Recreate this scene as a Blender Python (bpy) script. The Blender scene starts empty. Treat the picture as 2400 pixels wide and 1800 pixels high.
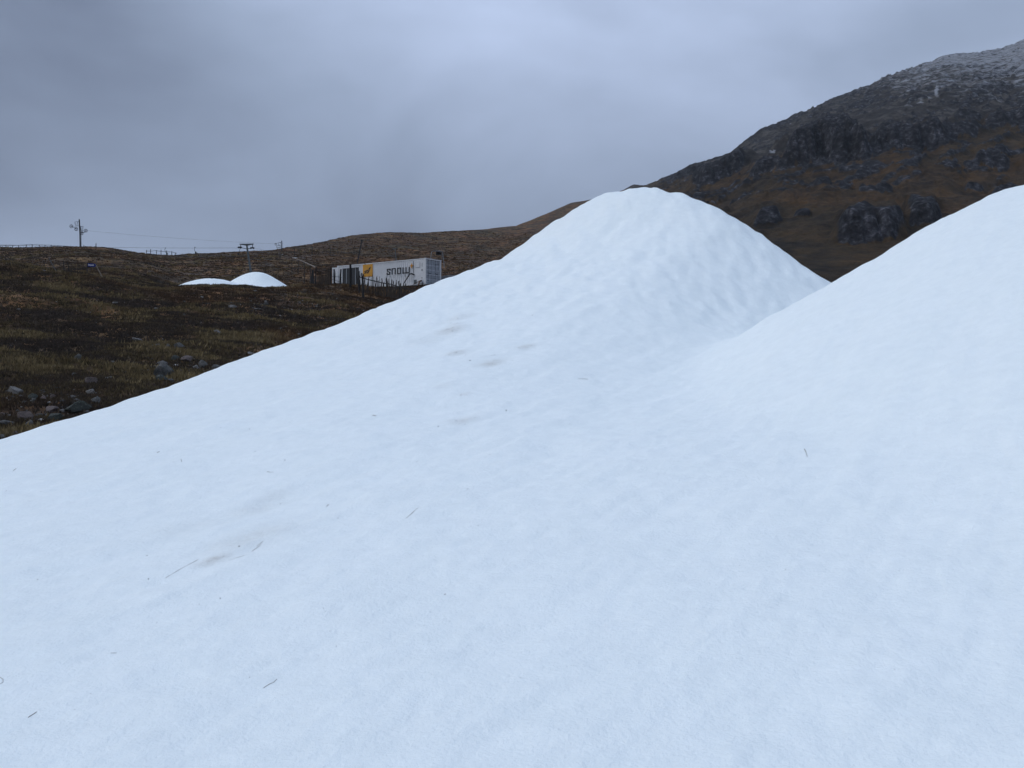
import bpy, math, random
import numpy as np
from mathutils import Vector, Matrix

R = math.radians
rnd = random.Random(7)
scene = bpy.context.scene

# ------------------------------------------------------------------ camera, sky, sun, exposure
F, HR = 2078.0, 860.0            # focal length and horizon row of the 2400 x 1800 photograph
cam_data = bpy.data.cameras.new('camera')
cam_data.sensor_width = 36.0
cam_data.lens = F / 2400 * 36.0
cam_data.shift_y = -(900 - HR) / 2400
cam_data.clip_start = 0.05
cam_data.clip_end = 9000
cam = bpy.data.objects.new('camera', cam_data)
scene.collection.objects.link(cam)
cam.location = (0, 0, 0)
cam.rotation_euler = (R(90), 0, 0)
scene.camera = cam

SUN_EL, SUN_AZ = 38.0, -100.0    # azimuth from +Y (view direction), clockwise: behind the left shoulder
world = bpy.data.worlds.new('World')
scene.world = world
world.use_nodes = True
wt = world.node_tree
wt.nodes.clear()
W = wt.nodes.new
wl = wt.links.new


def wmath(op, a, b=None, c=None):
    n = W('ShaderNodeMath'); n.operation = op
    for i, v in enumerate((a, b, c)):
        if v is None: continue
        if isinstance(v, (int, float)): n.inputs[i].default_value = v
        else: wl(v, n.inputs[i])
    return n.outputs[0]


def build_sky():
    out = W('ShaderNodeOutputWorld')
    sky = W('ShaderNodeTexSky'); sky.sky_type = 'NISHITA'; sky.sun_disc = False
    sky.sun_elevation = R(SUN_EL); sky.sun_rotation = R(SUN_AZ)
    sky.air_density = 1.5; sky.dust_density = 3.0
    bg1 = W('ShaderNodeBackground'); bg1.inputs['Strength'].default_value = 0.06
    wl(sky.outputs[0], bg1.inputs['Color'])
    tc = W('ShaderNodeTexCoord')
    mp = W('ShaderNodeMapping'); mp.inputs['Scale'].default_value = (1.0, 1.0, 2.0)
    mp.inputs['Location'].default_value = (0.37, 0.1, 0.6)
    wl(tc.outputs['Generated'], mp.inputs[0])
    nz = W('ShaderNodeTexNoise'); nz.inputs['Scale'].default_value = 2.4
    nz.inputs['Detail'].default_value = 5.0; nz.inputs['Roughness'].default_value = 0.5
    nz.inputs['Distortion'].default_value = 0.35
    wl(mp.outputs[0], nz.inputs['Vector'])
    v = wmath('MULTIPLY_ADD', nz.outputs['Fac'], 0.82, 0.185)

    def bank(px, py, half, w, gain, sx=1.0):
        # a soft lighter or darker bank of cloud in one direction of the sky
        nonlocal v
        d = Vector(((px - 1200) / F, 1.0, (HR - py) / F)).normalized()
        sub = W('ShaderNodeVectorMath'); sub.operation = 'SUBTRACT'
        wl(tc.outputs['Generated'], sub.inputs[0]); sub.inputs[1].default_value = d
        scl = W('ShaderNodeVectorMath'); scl.operation = 'MULTIPLY'
        wl(sub.outputs[0], scl.inputs[0]); scl.inputs[1].default_value = (1 / sx, 1 / sx, 1.0)
        ln = W('ShaderNodeVectorMath'); ln.operation = 'LENGTH'
        wl(scl.outputs[0], ln.inputs[0])
        mr = W('ShaderNodeMapRange'); mr.interpolation_type = 'SMOOTHERSTEP'
        mr.inputs['From Min'].default_value = half + w; mr.inputs['From Max'].default_value = max(half - w, 0)
        wl(ln.outputs['Value'], mr.inputs['Value'])
        v = wmath('MULTIPLY_ADD', mr.outputs[0], gain, v)
    bank(930, 120, .16, .16, .22, 1.3)
    bank(960, 440, .16, .16, -.30, 2.2)
    bank(2150, 20, .13, .13, -.10, 1.8)
    bank(1560, 330, .13, .13, .13, 1.4)
    bank(-100, 60, .16, .16, -.30, 1.2)
    bank(260, 400, .14, .14, .07, 1.5)
    cr = W('ShaderNodeValToRGB')
    cr.color_ramp.elements[0].position = 0.15; cr.color_ramp.elements[0].color = (.12, .15, .225, 1)
    cr.color_ramp.elements[1].position = 0.95; cr.color_ramp.elements[1].color = (.50, .60, .82, 1)
    e = cr.color_ramp.elements.new(0.5); e.color = (.27, .335, .465, 1)
    wl(v, cr.inputs[0])
    # overcast cloud is brighter overhead than at the horizon
    sep = W('ShaderNodeSeparateXYZ'); wl(tc.outputs['Generated'], sep.inputs[0])
    up = W('ShaderNodeMapRange'); up.inputs['From Min'].default_value = 0.05; up.inputs['From Max'].default_value = 1.0
    up.inputs['To Min'].default_value = 1.0; up.inputs['To Max'].default_value = 1.75
    wl(sep.outputs['Z'], up.inputs['Value'])
    bg2 = W('ShaderNodeBackground')
    wl(cr.outputs[0], bg2.inputs['Color']); wl(up.outputs[0], bg2.inputs['Strength'])
    mix = W('ShaderNodeMixShader'); mix.inputs[0].default_value = 0.96     # cloud cover
    wl(bg1.outputs[0], mix.inputs[1]); wl(bg2.outputs[0], mix.inputs[2])
    wl(mix.outputs[0], out.inputs['Surface'])


build_sky()

sun_data = bpy.data.lights.new('sun', 'SUN')
sun_data.energy = 1.0
sun_data.angle = R(28)
sun_data.color = (1.0, 0.975, 0.94)
sun = bpy.data.objects.new('sun', sun_data)
scene.collection.objects.link(sun)
_d = Vector((math.sin(R(SUN_AZ)) * math.cos(R(SUN_EL)), math.cos(R(SUN_AZ)) * math.cos(R(SUN_EL)), math.sin(R(SUN_EL))))
sun.rotation_euler = _d.to_track_quat('Z', 'Y').to_euler()
sun.location = _d * 60

scene.view_settings.view_transform = 'Standard'
scene.view_settings.look = 'None'
scene.view_settings.gamma = 1.0
scene.view_settings.exposure = 0.0
scene.view_settings.use_curve_mapping = False
scene.cycles.max_bounces = 4
scene.cycles.diffuse_bounces = 2
scene.cycles.volume_bounces = 1
scene.cycles.use_denoising = True
scene.cycles.use_adaptive_sampling = True
scene.cycles.adaptive_threshold = 0.03

# ------------------------------------------------------------------ numpy noise


_rg = np.random.default_rng(20)
PERM = _rg.permutation(1024).astype(np.int32)
GCX = np.cos(2 * np.pi * np.arange(1024) * .6180339); GCY = np.sin(2 * np.pi * np.arange(1024) * .6180339)


def gnoise(x, y, seed=0):
    x0 = np.floor(x); y0 = np.floor(y); fx = x - x0; fy = y - y0
    ix = x0.astype(np.int32); iy = y0.astype(np.int32); so = seed * 131
    u = fx * fx * fx * (fx * (fx * 6 - 15) + 10); w = fy * fy * fy * (fy * (fy * 6 - 15) + 10)

    def g(dx, dy):
        k = PERM[(PERM[(ix + dx) & 1023] + iy + dy + so) & 1023]
        return GCX[k] * (fx - dx) + GCY[k] * (fy - dy)
    a = g(0, 0); b = g(1, 0); c = g(0, 1); d = g(1, 1)
    return (a + u * (b - a) + w * (c - a + u * (a - b - c + d))) * 1.45


def fbm(x, y, o=4, seed=0, gain=.5):
    s = 0; a = 1.; n = 0
    for i in range(o):
        s = s + a * gnoise(x * 2 ** i + 17.3 * i, y * 2 ** i - 9.1 * i, seed + i); n += a; a *= gain
    return s / n


def ridged(x, y, o=4, seed=0):
    s = 0; a = 1.; n = 0
    for i in range(o):
        s = s + a * (1 - 2 * np.abs(gnoise(x * 2 ** i + 5.7 * i, y * 2 ** i + 3.3 * i, seed + i))); n += a; a *= .5
    return s / n


def sstep(x, a, b):
    t = np.clip((x - a) / (b - a), 0, 1)
    return t * t * (3 - 2 * t)


# ------------------------------------------------------------------ terrain height
KY = np.array([12, 16, 22, 30, 40, 52, 66, 84, 100, 125, 160.])
KC = np.array([-300, 0, 100, 200, 300, 400, 600, 800, 1000, 1200, 1463, 2000, 2800.])
KR = np.array([
    [1090, 985, 880, 775, 680, 610, 640, 640, 630, 605, 585],
    [1085, 985, 880, 785, 693, 627, 652, 650, 640, 615, 591],
    [1085, 985, 885, 793, 703, 634, 655, 650, 638, 613, 590],
    [1085, 990, 890, 803, 720, 648, 660, 652, 638, 612, 589],
    [1090, 1000, 900, 813, 735, 675, 664, 662, 650, 622, 600],
    [1100, 1010, 910, 820, 745, 700, 677, 680, 675, 646, 614],
    [1130, 1040, 935, 835, 765, 710, 677, 682, 677, 646, 612],
    [1160, 1070, 985, 880, 800, 735, 680, 671, 672, 652, 622],
    [1200, 1110, 1020, 920, 835, 768, 712, 671, 669, 656, 634],
    [1200, 1110, 1020, 930, 850, 785, 735, 690, 680, 665, 643],
    [1200, 1110, 1020, 930, 850, 790, 745, 700, 690, 672, 652],
    [1200, 1110, 1020, 930, 850, 790, 745, 715, 700, 682, 662],
    [1200, 1110, 1020, 930, 850, 790, 745, 715, 700, 682, 662]], float)
SKY = np.array([(-600, 575), (0, 578), (160, 578), (240, 580), (340, 593), (400, 597), (450, 593), (560, 588), (640, 584), (700, 576),
                (750, 566), (830, 551), (880, 545), (920, 542), (990, 546), (1100, 538), (1180, 531), (1210, 529), (1280, 500), (1340, 476), (1400, 463),
                (1463, 444), (1486, 431), (1508, 433), (1581, 404), (1621, 383), (1671, 370), (1712, 357), (1743, 328), (1784, 300),
                (1834, 280), (1884, 255), (1933, 237), (1988, 216), (2033, 198), (2069, 180), (2123, 161), (2187, 144), (2214, 133),
                (2281, 124), (2349, 113), (2400, 94), (2600, 40), (2900, 10)], float)
SKY[:, 1] += np.interp(SKY[:, 0], [0, 1340, 1463, 1540, 1650, 1800, 2000, 2400], [3, 4, 9, 14, 20, 22, 21, 22])   # room for tufts and crags on the crest
SKD = np.array([(-600, 185), (0, 185), (400, 200), (600, 215), (800, 262), (1000, 312), (1200, 392), (1350, 470), (1463, 540), (1700, 640),
                (2000, 780), (2400, 1000), (2900, 1200)], float)
TMAX = 0.72   # widest tangent that has its own column


def base_ground(x, y):
    x = np.asarray(x, float); y = np.asarray(y, float)
    th = np.arctan2(x, y); r = np.hypot(x, y)
    thc = np.clip(th, -math.atan(TMAX), math.atan(TMAX))
    u = np.tan(thc); d = np.maximum(r * np.cos(thc), 0.01)
    px = 1200 + F * u
    n = len(px)
    ys = np.interp(px, SKD[:, 0], SKD[:, 1]); rs = np.interp(px, SKY[:, 0], SKY[:, 1])
    zs = (HR - rs) / F * ys
    K = len(KY) + 7
    Y = np.empty((n, K)); Z = np.empty((n, K))
    Y[:, 0] = 0; Z[:, 0] = -2.7
    Y[:, 1] = 7; Z[:, 1] = -2.3
    for k in range(len(KY)):
        row = np.interp(px, KC, KR[:, k])
        Y[:, k + 2] = KY[k]; Z[:, k + 2] = (HR - row) / F * KY[k]
    i = len(KY) + 2
    zb = Z[:, i - 1]
    mt = sstep(px, 1300, 1700)
    Y[:, i] = 160 + (ys - 160) * .32; Z[:, i] = zb + (zs - zb) * (.31 + .02 * mt)
    Y[:, i + 1] = 160 + (ys - 160) * .66; Z[:, i + 1] = zb + (zs - zb) * (.65 + .045 * mt)
    Y[:, i + 2] = ys; Z[:, i + 2] = zs
    Y[:, i + 3] = ys * 1.35; Z[:, i + 3] = zs - .05 * ys * .35
    Y[:, i + 4] = 3500; Z[:, i + 4] = zs * .3
    # cubic interpolation along the depth
    S = (Z[:, 1:] - Z[:, :-1]) / (Y[:, 1:] - Y[:, :-1])
    M = np.empty_like(Z)
    M[:, 0] = S[:, 0]; M[:, -1] = S[:, -1]
    M[:, 1:-1] = .5 * (S[:, 1:] + S[:, :-1])
    M[:, i + 2] = np.minimum(M[:, i + 2], zs / ys * .98)
    j = np.clip((Y <= d[:, None]).sum(1) - 1, 0, K - 2)
    a = np.arange(n)
    h = Y[a, j + 1] - Y[a, j]; t = np.clip((d - Y[a, j]) / h, 0, 1)
    z = ((2 * t ** 3 - 3 * t ** 2 + 1) * Z[a, j] + (t ** 3 - 2 * t ** 2 + t) * h * M[a, j]
         + (-2 * t ** 3 + 3 * t ** 2) * Z[a, j + 1] + (t ** 3 - t ** 2) * h * M[a, j + 1])
    # the valley floor behind the camera
    bk = sstep(np.abs(th), R(62), R(120))
    return z * (1 - bk) + bk * (-2.7 - .03 * np.minimum(r, 400))


# crags: (px0, px1, base row, top row, strength)
CRAGS = [(1955, 2118, 580, 488, 1.0), (2118, 2210, 545, 470, .8), (1622, 1762, 438, 374, .9), (1815, 2030, 392, 290, 1.05),
         (2030, 2215, 362, 288, .9), (1905, 1955, 442, 410, .8), (1800, 1850, 462, 440, .7), (2008, 2090, 456, 428, .7),
         (2185, 2226, 348, 324, .9), (2280, 2360, 392, 345, .9), (1760, 1838, 528, 488, .8),
         (1858, 1896, 516, 486, .7), (2230, 2300, 300, 262, .8), (1690, 1720, 396, 380, .5), (2090, 2140, 430, 408, .6),
         (1500, 1560, 430, 412, .6), (2260, 2310, 448, 420, .7), (1700, 1750, 470, 452, .6),
         (2320, 2400, 470, 430, .8), (1750, 1830, 412, 356, .8), (2200, 2300, 332, 280, .8), (2290, 2420, 310, 252, .8), (1560, 1640, 424, 392, .7), (2120, 2180, 250, 225, .7), (1980, 2040, 262, 240, .7), (2260, 2380, 225, 190, .7)]


def pick_base(px, py, fn=base_ground):
    u = (px - 1200) / F; v = (HR - py) / F
    y = np.geomspace(3, 1600, 1400)
    z = fn(u * y, y)
    w = np.nonzero(z >= v * y)[0]
    w = w[y[w] > 9]
    k = w[0] if len(w) else -1
    y0 = y[k]
    if k > 0:
        a = z[k - 1] - v * y[k - 1]; b = z[k] - v * y[k]
        y0 = y[k - 1] + (y[k] - y[k - 1]) * (-a / (b - a + 1e-9))
    return u * y0, y0


CR = []
for (p0, p1, rb, rt, s) in CRAGS:
    pc = (p0 + p1) / 2
    x0, y0 = pick_base(pc, rb)
    CR.append((p0, p1, y0, abs(rb - rt) / F * y0 * (.95 if abs(rb - rt) > 60 else .7), s))


def crag_field(x, y):
    """extra height and rock cover from crags: a sharp step facing the valley that eases off behind"""
    dz = np.zeros_like(x); rock = np.zeros_like(x)
    m = (y > 140)
    if not m.any(): return dz, rock
    xm = x[m]; ym = y[m]
    px = 1200 + F * xm / ym
    dzz = np.zeros_like(xm); rk = np.zeros_like(xm)
    rib = ridged(xm / 7., ym / 30., 3, 91)
    wob = fbm(xm / 26., ym / 26., 3, 55); wob2 = fbm(xm / 7., ym / 9., 3, 57)
    for (p0, p1, y0, A, s) in CR:
        hw = (p1 - p0) / 2; pc = (p0 + p1) / 2
        q = (px - pc) / hw
        near = np.abs(q) < 1.7
        if not near.any(): continue
        qn = q[near] + .55 * wob[near] + .3 * wob2[near]
        side = 1 - sstep(np.abs(qn), .55, 1.15)
        dy = ym[near] - y0 - A * 1.6 * wob[near] - A * .5 * rib[near] - A * .5 * wob2[near]
        up = sstep(dy, 0, A * .8)
        back = 1 - sstep(dy, A * 1.0, A * 6)
        dzz[near] += s * A * side * up * back * .85
        rk[near] = np.maximum(rk[near], side * sstep(dy, -A * .12, A * .1) * (1 - sstep(dy, A * 1.15, A * 1.9)))
    # small ledges of rock breaking through everywhere on the mountain
    mt = sstep(xm / ym, .1, .2)
    led = ridged((xm + .5 * ym) / 30., (ym - .55 * xm) / 13., 4, 95) + .5 * fbm(xm / 70., ym / 70., 3, 96)
    lm = sstep(led, .60, .86) * mt * sstep(ym, 190, 340)
    dzz += lm * 1.3
    rk = np.maximum(rk, lm * .8)
    dzz += rk * mt * (.45 * ridged(xm / 7., ym / 16., 3, 98) + .9 * ridged((xm + ym) / 12., (ym - xm) / 12., 3, 99))
    dz[m] = dzz; rock[m] = rk
    return dz, rock


# peat hollows in the near moor (x, y, radius, depth)
def hollows(x, y):
    z = np.zeros_like(x)
    for hx, hy, hr, hd in HOLLOWS:
        z -= hd * np.exp(-((x - hx) ** 2 + ((y - hy) / .6) ** 2) / (2 * hr * hr))
    return z


HOLLOWS = []
for (px, py, w, d) in ((178, 855, 34, .45), (262, 868, 40, .4), (330, 880, 30, .3), (395, 818, 26, .3), (345, 845, 26, .3), (105, 955, 105, .22), (620, 718, 60, .3)):
    hx, hy = pick_base(px, py)
    HOLLOWS.append((hx, hy, w / F * hy, d))


def ground_z(x, y, full=False):
    x = np.atleast_1d(np.asarray(x, float)); y = np.atleast_1d(np.asarray(y, float))
    z = base_ground(x, y)
    r = np.hypot(x, y)
    sky = np.interp(1200 + F * np.clip(x / np.maximum(y, 1), -TMAX, TMAX), SKD[:, 0], SKD[:, 1])
    damp = 1 - .7 * sstep(r, sky * .72, sky * .93)
    for i, lam in enumerate((.7, 1.5, 3.2, 7., 15., 32., 70.)):
        w = sstep(r, lam * 3.5, lam * 9) * (1 - sstep(r, lam * 60, lam * 140))
        amp = (.075, .07, .06, .05, .036, .03, .028)[i] * lam
        if lam > 2: w = w * damp
        z = z + w * amp * gnoise(x / lam + 3.1 * i, y / lam - 7.7 * i, 20 + i)
    mt = sstep(x / np.maximum(y, 1), .08, .2) * sstep(y, 150, 260)
    z = z + mt * (3.4 * (ridged((x + .3 * y) / 40., (y - .5 * x) / 40., 4, 77) - .3) + 1.5 * (ridged((x + .6 * y) / 22., (y - .6 * x) / 11., 3, 78) - .3) + 3.5 * fbm(x / 90., y / 90., 3, 31)) * (1 - .75 * sstep(r, sky * .8, sky * .97))
    if len(z):
        z = z + hollows(x, y) * (r < 90)
    dz, rock = crag_field(x, y)
    z = z + dz
    if full: return z, rock
    return z


def pick(px, py):
    return pick_base(px, py, lambda x, y: ground_z(x, y))


# ------------------------------------------------------------------ snow height
SC = [[-7.086, 12.271, -.13], [-6.486, 13.477, .085], [-5.746, 14.925, -.044], [-4.832, 16.734, .097], [-3.662, 19.025, .061],
      [-2.091, 22.281, .07], [-1.165, 24.211, -.061], [0, 25.794, -.536], [1.241, 25.794, .395], [2.45, 25.455, .029], [3.967, 24.98, -.128], [5.2, 24.1, .05], [6.0, 23.8, .08]]


def sp(x, w): return .5 * (x + np.sqrt(x * x + w * w))
def smax(a, b, k): return .5 * (a + b + np.sqrt((a - b) ** 2 + k * k))
def smin(a, b, k): return .5 * (a + b - np.sqrt((a - b) ** 2 + k * k))


def snow_shape(x, y):
    s = .48 * x + .8773 * y; t = -.8773 * x + .48 * y
    sm = np.maximum(s, -2)
    g = .00797186 * .982 * sm ** 2 + .0749676 * sm - 1.77906815
    z = smin(g, 5.05 - .62 * (s - 22.9), .9)
    z = z - .62 * sp(t - 12.4, .699) - .682 * sstep(s, 6, 21) * sp(6.424 - t, .8)
    z = z + 1.18 * np.exp(-((x - 3.87) ** 2 + (y - 25.595) ** 2) / (2 * 1.642 ** 2))
    dy = y - 14.315
    dy = np.where(dy < 0, dy * (.60 + .40 * np.exp(dy / 1.6)), dy)
    r = np.hypot(x - 8.926, dy)
    c = 2.89 - .671 * (np.sqrt(r * r + 1.278 ** 2) - 1.278)
    c = smax(c, -2.45 + .16 * x - .02 * y, 1.7)
    z = smax(z, c, .35)
    for cx, cy, a in SC:
        z = z + a * np.exp(-((x - cx) ** 2 + (y - cy) ** 2) / (2 * 1.5 ** 2))
    return z


def snow_z(x, y):
    x = np.asarray(x, float); y = np.asarray(y, float)
    z = snow_shape(x, y)
    r = np.hypot(x, y)
    # melt dimples: long shallow scallops that run with the slope
    a = .62 * x + .78 * y; b = -.78 * x + .62 * y
    z = z + .060 * fbm(a / 2.6, b / .8, 3, 3) * sstep(r, 3, 10)
    z = z + .024 * fbm(a / .9, b / .30, 3, 13)
    # small wind-cut steps in the near crust
    q = fbm(a / 2.2, b / .55, 3, 23) * 3.2 + .35 * fbm(x / .25, y / .25, 2, 29)
    fr = q - np.floor(q)
    z = z + .0055 * (fr - sstep(fr, .62, 1.0)) * (1 - sstep(r, 9, 16))
    z = z + .012 * fbm(x / .42, y / .42, 3, 33) * sstep(r, 2, 5) + .014 * (ridged(x / .8, y / .8, 3, 37) - .3)
    far = sstep(y, 13, 20)
    z = z + far * .034 * gnoise(x / .50, y / .75, 43) + far * .030 * gnoise(x / .30, y / .45, 47)
    z = z + .022 * fbm(x / 1.7, y / 1.7, 3, 5) + .05 * fbm(x / 5., y / 5., 2, 8)
    return z


# ------------------------------------------------------------------ mesh helpers
col = scene.collection


def fast_mesh(name, V, Fa, smooth=True):
    """V (n,3), Fa (m,k) arrays"""
    me = bpy.data.meshes.new(name)
    n, m, k = len(V), len(Fa), Fa.shape[1]
    me.vertices.add(n); me.vertices.foreach_set('co', np.ascontiguousarray(V, np.float32).ravel())
    me.loops.add(m * k); me.loops.foreach_set('vertex_index', np.ascontiguousarray(Fa, np.int32).ravel())
    me.polygons.add(m); me.polygons.foreach_set('loop_start', np.arange(0, m * k, k, dtype=np.int32))
    me.polygons.foreach_set('use_smooth', np.full(m, smooth))
    me.update(calc_edges=True)
    return me


def attr(me, name, vals):
    vals = np.asarray(vals, np.float32)
    if vals.ndim == 1:
        a = me.attributes.new(name, 'FLOAT', 'POINT'); a.data.foreach_set('value', vals)
    else:
        a = me.attributes.new(name, 'FLOAT_COLOR', 'POINT')
        a.data.foreach_set('color', np.c_[vals, np.ones(len(vals))].astype(np.float32).ravel())


def link(name, me, mat=None, parent=None, **props):
    o = bpy.data.objects.new(name, me)
    col.objects.link(o)
    if mat is not None and me is not None and len(me.materials) == 0: me.materials.append(mat)
    if parent is not None: o.parent = parent
    for k, v in props.items(): o[k] = v
    return o


def empty(name, loc, rz=0, **props):
    o = bpy.data.objects.new(name, None); col.objects.link(o)
    o.empty_display_size = .3
    o.location = loc; o.rotation_euler = (0, 0, rz)
    for k, v in props.items(): o[k] = v
    return o


class MB:
    def __init__(s): s.v = []; s.f = []; s.sm = []

    def add(s, vs, fs, smooth=False):
        b = len(s.v); s.v += [tuple(p) for p in vs]
        for f in fs: s.f.append(tuple(i + b for i in f)); s.sm.append(smooth)

    def box(s, c, d, rot=None):
        x, y, z = d[0] / 2, d[1] / 2, d[2] / 2
        P = [Vector(p) for p in ((-x, -y, -z), (x, -y, -z), (x, y, -z), (-x, y, -z), (-x, -y, z), (x, -y, z), (x, y, z), (-x, y, z))]
        if rot is not None: P = [rot @ p for p in P]
        s.add([p + Vector(c) for p in P], [(0, 3, 2, 1), (4, 5, 6, 7), (0, 1, 5, 4), (1, 2, 6, 5), (2, 3, 7, 6), (3, 0, 4, 7)])

    def bar(s, a, b, w, h=None, up=(0, 0, 1)):
        a = Vector(a); b = Vector(b); h = h or w
        z = (b - a).normalized(); u = Vector(up)
        if abs(z.dot(u)) > .95: u = Vector((0, 1, 0))
        x = u.cross(z).normalized(); y = z.cross(x)
        P = [p + x * i * w / 2 + y * j * h / 2 for p in (a, b) for i, j in ((-1, -1), (1, -1), (1, 1), (-1, 1))]
        s.add(P, [(3, 2, 1, 0), (4, 5, 6, 7), (0, 1, 5, 4), (1, 2, 6, 5), (2, 3, 7, 6), (3, 0, 4, 7)])

    def tube(s, pts, rad, n=8, cap=True):
        pts = [Vector(p) for p in pts]; m = len(pts)
        rr = rad if isinstance(rad, (list, tuple)) else [rad] * m
        vs = []; prev = None
        for i, p in enumerate(pts):
            t = (pts[min(i + 1, m - 1)] - pts[max(i - 1, 0)]).normalized()
            if prev is None:
                u = Vector((0, 0, 1)) if abs(t.z) < .9 else Vector((0, 1, 0))
                x = u.cross(t).normalized()
            else:
                x = (prev - t * prev.dot(t)).normalized()
            prev = x; y = t.cross(x)
            for k in range(n):
                a = 2 * math.pi * k / n
                vs.append(p + (x * math.cos(a) + y * math.sin(a)) * rr[i])
        fs = [(i * n + k, i * n + (k + 1) % n, (i + 1) * n + (k + 1) % n, (i + 1) * n + k) for i in range(m - 1) for k in range(n)]
        s.add(vs, fs, True)
        if cap:
            s.add(vs[:n], [tuple(reversed(range(n)))]); s.add(vs[-n:], [tuple(range(n))])

    def ring(s, c, ax, Rr, r, n=20, k=6):
        ax = Vector(ax).normalized(); u = Vector((0, 0, 1)) if abs(ax.z) < .9 else Vector((1, 0, 0))
        e1 = u.cross(ax).normalized(); e2 = ax.cross(e1); c = Vector(c); vs = []
        for i in range(n):
            a = 2 * math.pi * i / n; d = e1 * math.cos(a) + e2 * math.sin(a)
            for j in range(k):
                b = 2 * math.pi * j / k
                vs.append(c + d * (Rr + r * math.cos(b)) + ax * r * math.sin(b))
        s.add(vs, [(i * k + j, ((i + 1) % n) * k + j, ((i + 1) % n) * k + (j + 1) % k, i * k + (j + 1) % k) for i in range(n) for j in range(k)], True)

    def prism(s, poly, fn, t0, t1):
        """poly of (a, b) pairs, fn(a, b, t) -> point; extruded from t0 to t1"""
        n = len(poly)
        vs = [fn(a, b, t0) for a, b in poly] + [fn(a, b, t1) for a, b in poly]
        s.add(vs, [tuple(range(n)), tuple(range(2 * n - 1, n - 1, -1))] + [(i, i + n, (i + 1) % n + n, (i + 1) % n) for i in range(n)])

    def mesh(s, name):
        me = bpy.data.meshes.new(name)
        me.from_pydata(s.v, [], s.f); me.polygons.foreach_set('use_smooth', s.sm); me.update()
        return me

    def build(s, name, mat, parent=None, **p): return link(name, s.mesh(name), mat, parent, **p)


# ------------------------------------------------------------------ materials
def nt(name, rough=.85, spec=.3):
    m = bpy.data.materials.new(name); m.use_nodes = True
    t = m.node_tree; b = t.nodes['Principled BSDF']
    b.inputs['Roughness'].default_value = rough
    b.inputs['Specular IOR Level'].default_value = spec
    return m, t, b


def N(t, kind, **kw):
    n = t.nodes.new(kind)
    for k, v in kw.items():
        if k in n.inputs: n.inputs[k].default_value = v
        else: setattr(n, k, v)
    return n


def ramp(t, fac, stops):
    r = t.nodes.new('ShaderNodeValToRGB'); el = r.color_ramp.elements
    while len(el) < len(stops): el.new(.5)
    for e, (p, c) in zip(el, stops): e.position = p; e.color = (*c, 1) if len(c) == 3 else c
    t.links.new(fac, r.inputs[0]); return r.outputs[0]


def mixc(t, fac, a, b, mode='MIX'):
    m = t.nodes.new('ShaderNodeMix'); m.data_type = 'RGBA'; m.blend_type = mode
    for s, v in ((m.inputs['Factor'], fac), (m.inputs['A'], a), (m.inputs['B'], b)):
        if isinstance(v, (int, float)): s.default_value = v
        elif isinstance(v, tuple): s.default_value = (*v, 1)
        else: t.links.new(v, s)
    return m.outputs['Result']


def noise(t, scale, detail=4, rough=.55, vec=None, dist=0):
    n = N(t, 'ShaderNodeTexNoise', Scale=scale, Detail=detail, Roughness=rough, Distortion=dist)
    if vec is not None: t.links.new(vec, n.inputs['Vector'])
    return n.outputs['Fac']


def bump(t, b, h, strength, dist):
    n = N(t, 'ShaderNodeBump', Strength=strength, Distance=dist)
    t.links.new(h, n.inputs['Height']); t.links.new(n.outputs[0], b.inputs['Normal'])


def obj_vec(t, scale=(1, 1, 1)):
    tc = t.nodes.new('ShaderNodeTexCoord'); mp = N(t, 'ShaderNodeMapping', Scale=scale)
    t.links.new(tc.outputs['Object'], mp.inputs[0]); return mp.outputs[0]


def a_node(t, name, out='Fac'):
    n = t.nodes.new('ShaderNodeAttribute'); n.attribute_name = name
    return n.outputs[out]


def plain(name, c, rough=.6, var=.18, scale=6, metal=0, spec=.3, worn=None):
    """a paint, metal or timber: colour with uneven wear"""
    m, t, b = nt(name, rough, spec)
    v = obj_vec(t); n1 = noise(t, scale, 5, .6, v)
    lo = tuple(x * (1 - var) for x in c); hi = tuple(min(1, x * (1 + var)) for x in c)
    cc = ramp(t, n1, [(.3, lo), (.7, hi)])
    if worn:
        n2 = noise(t, scale * 3.1, 6, .7, v)
        f = ramp(t, n2, [(.62, (0, 0, 0)), (.72, (1, 1, 1))])
        cc = mixc(t, f, cc, worn)
    t.links.new(cc, b.inputs['Base Color']); b.inputs['Metallic'].default_value = metal
    bump(t, b, n1, .15, .01)
    return m


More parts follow.
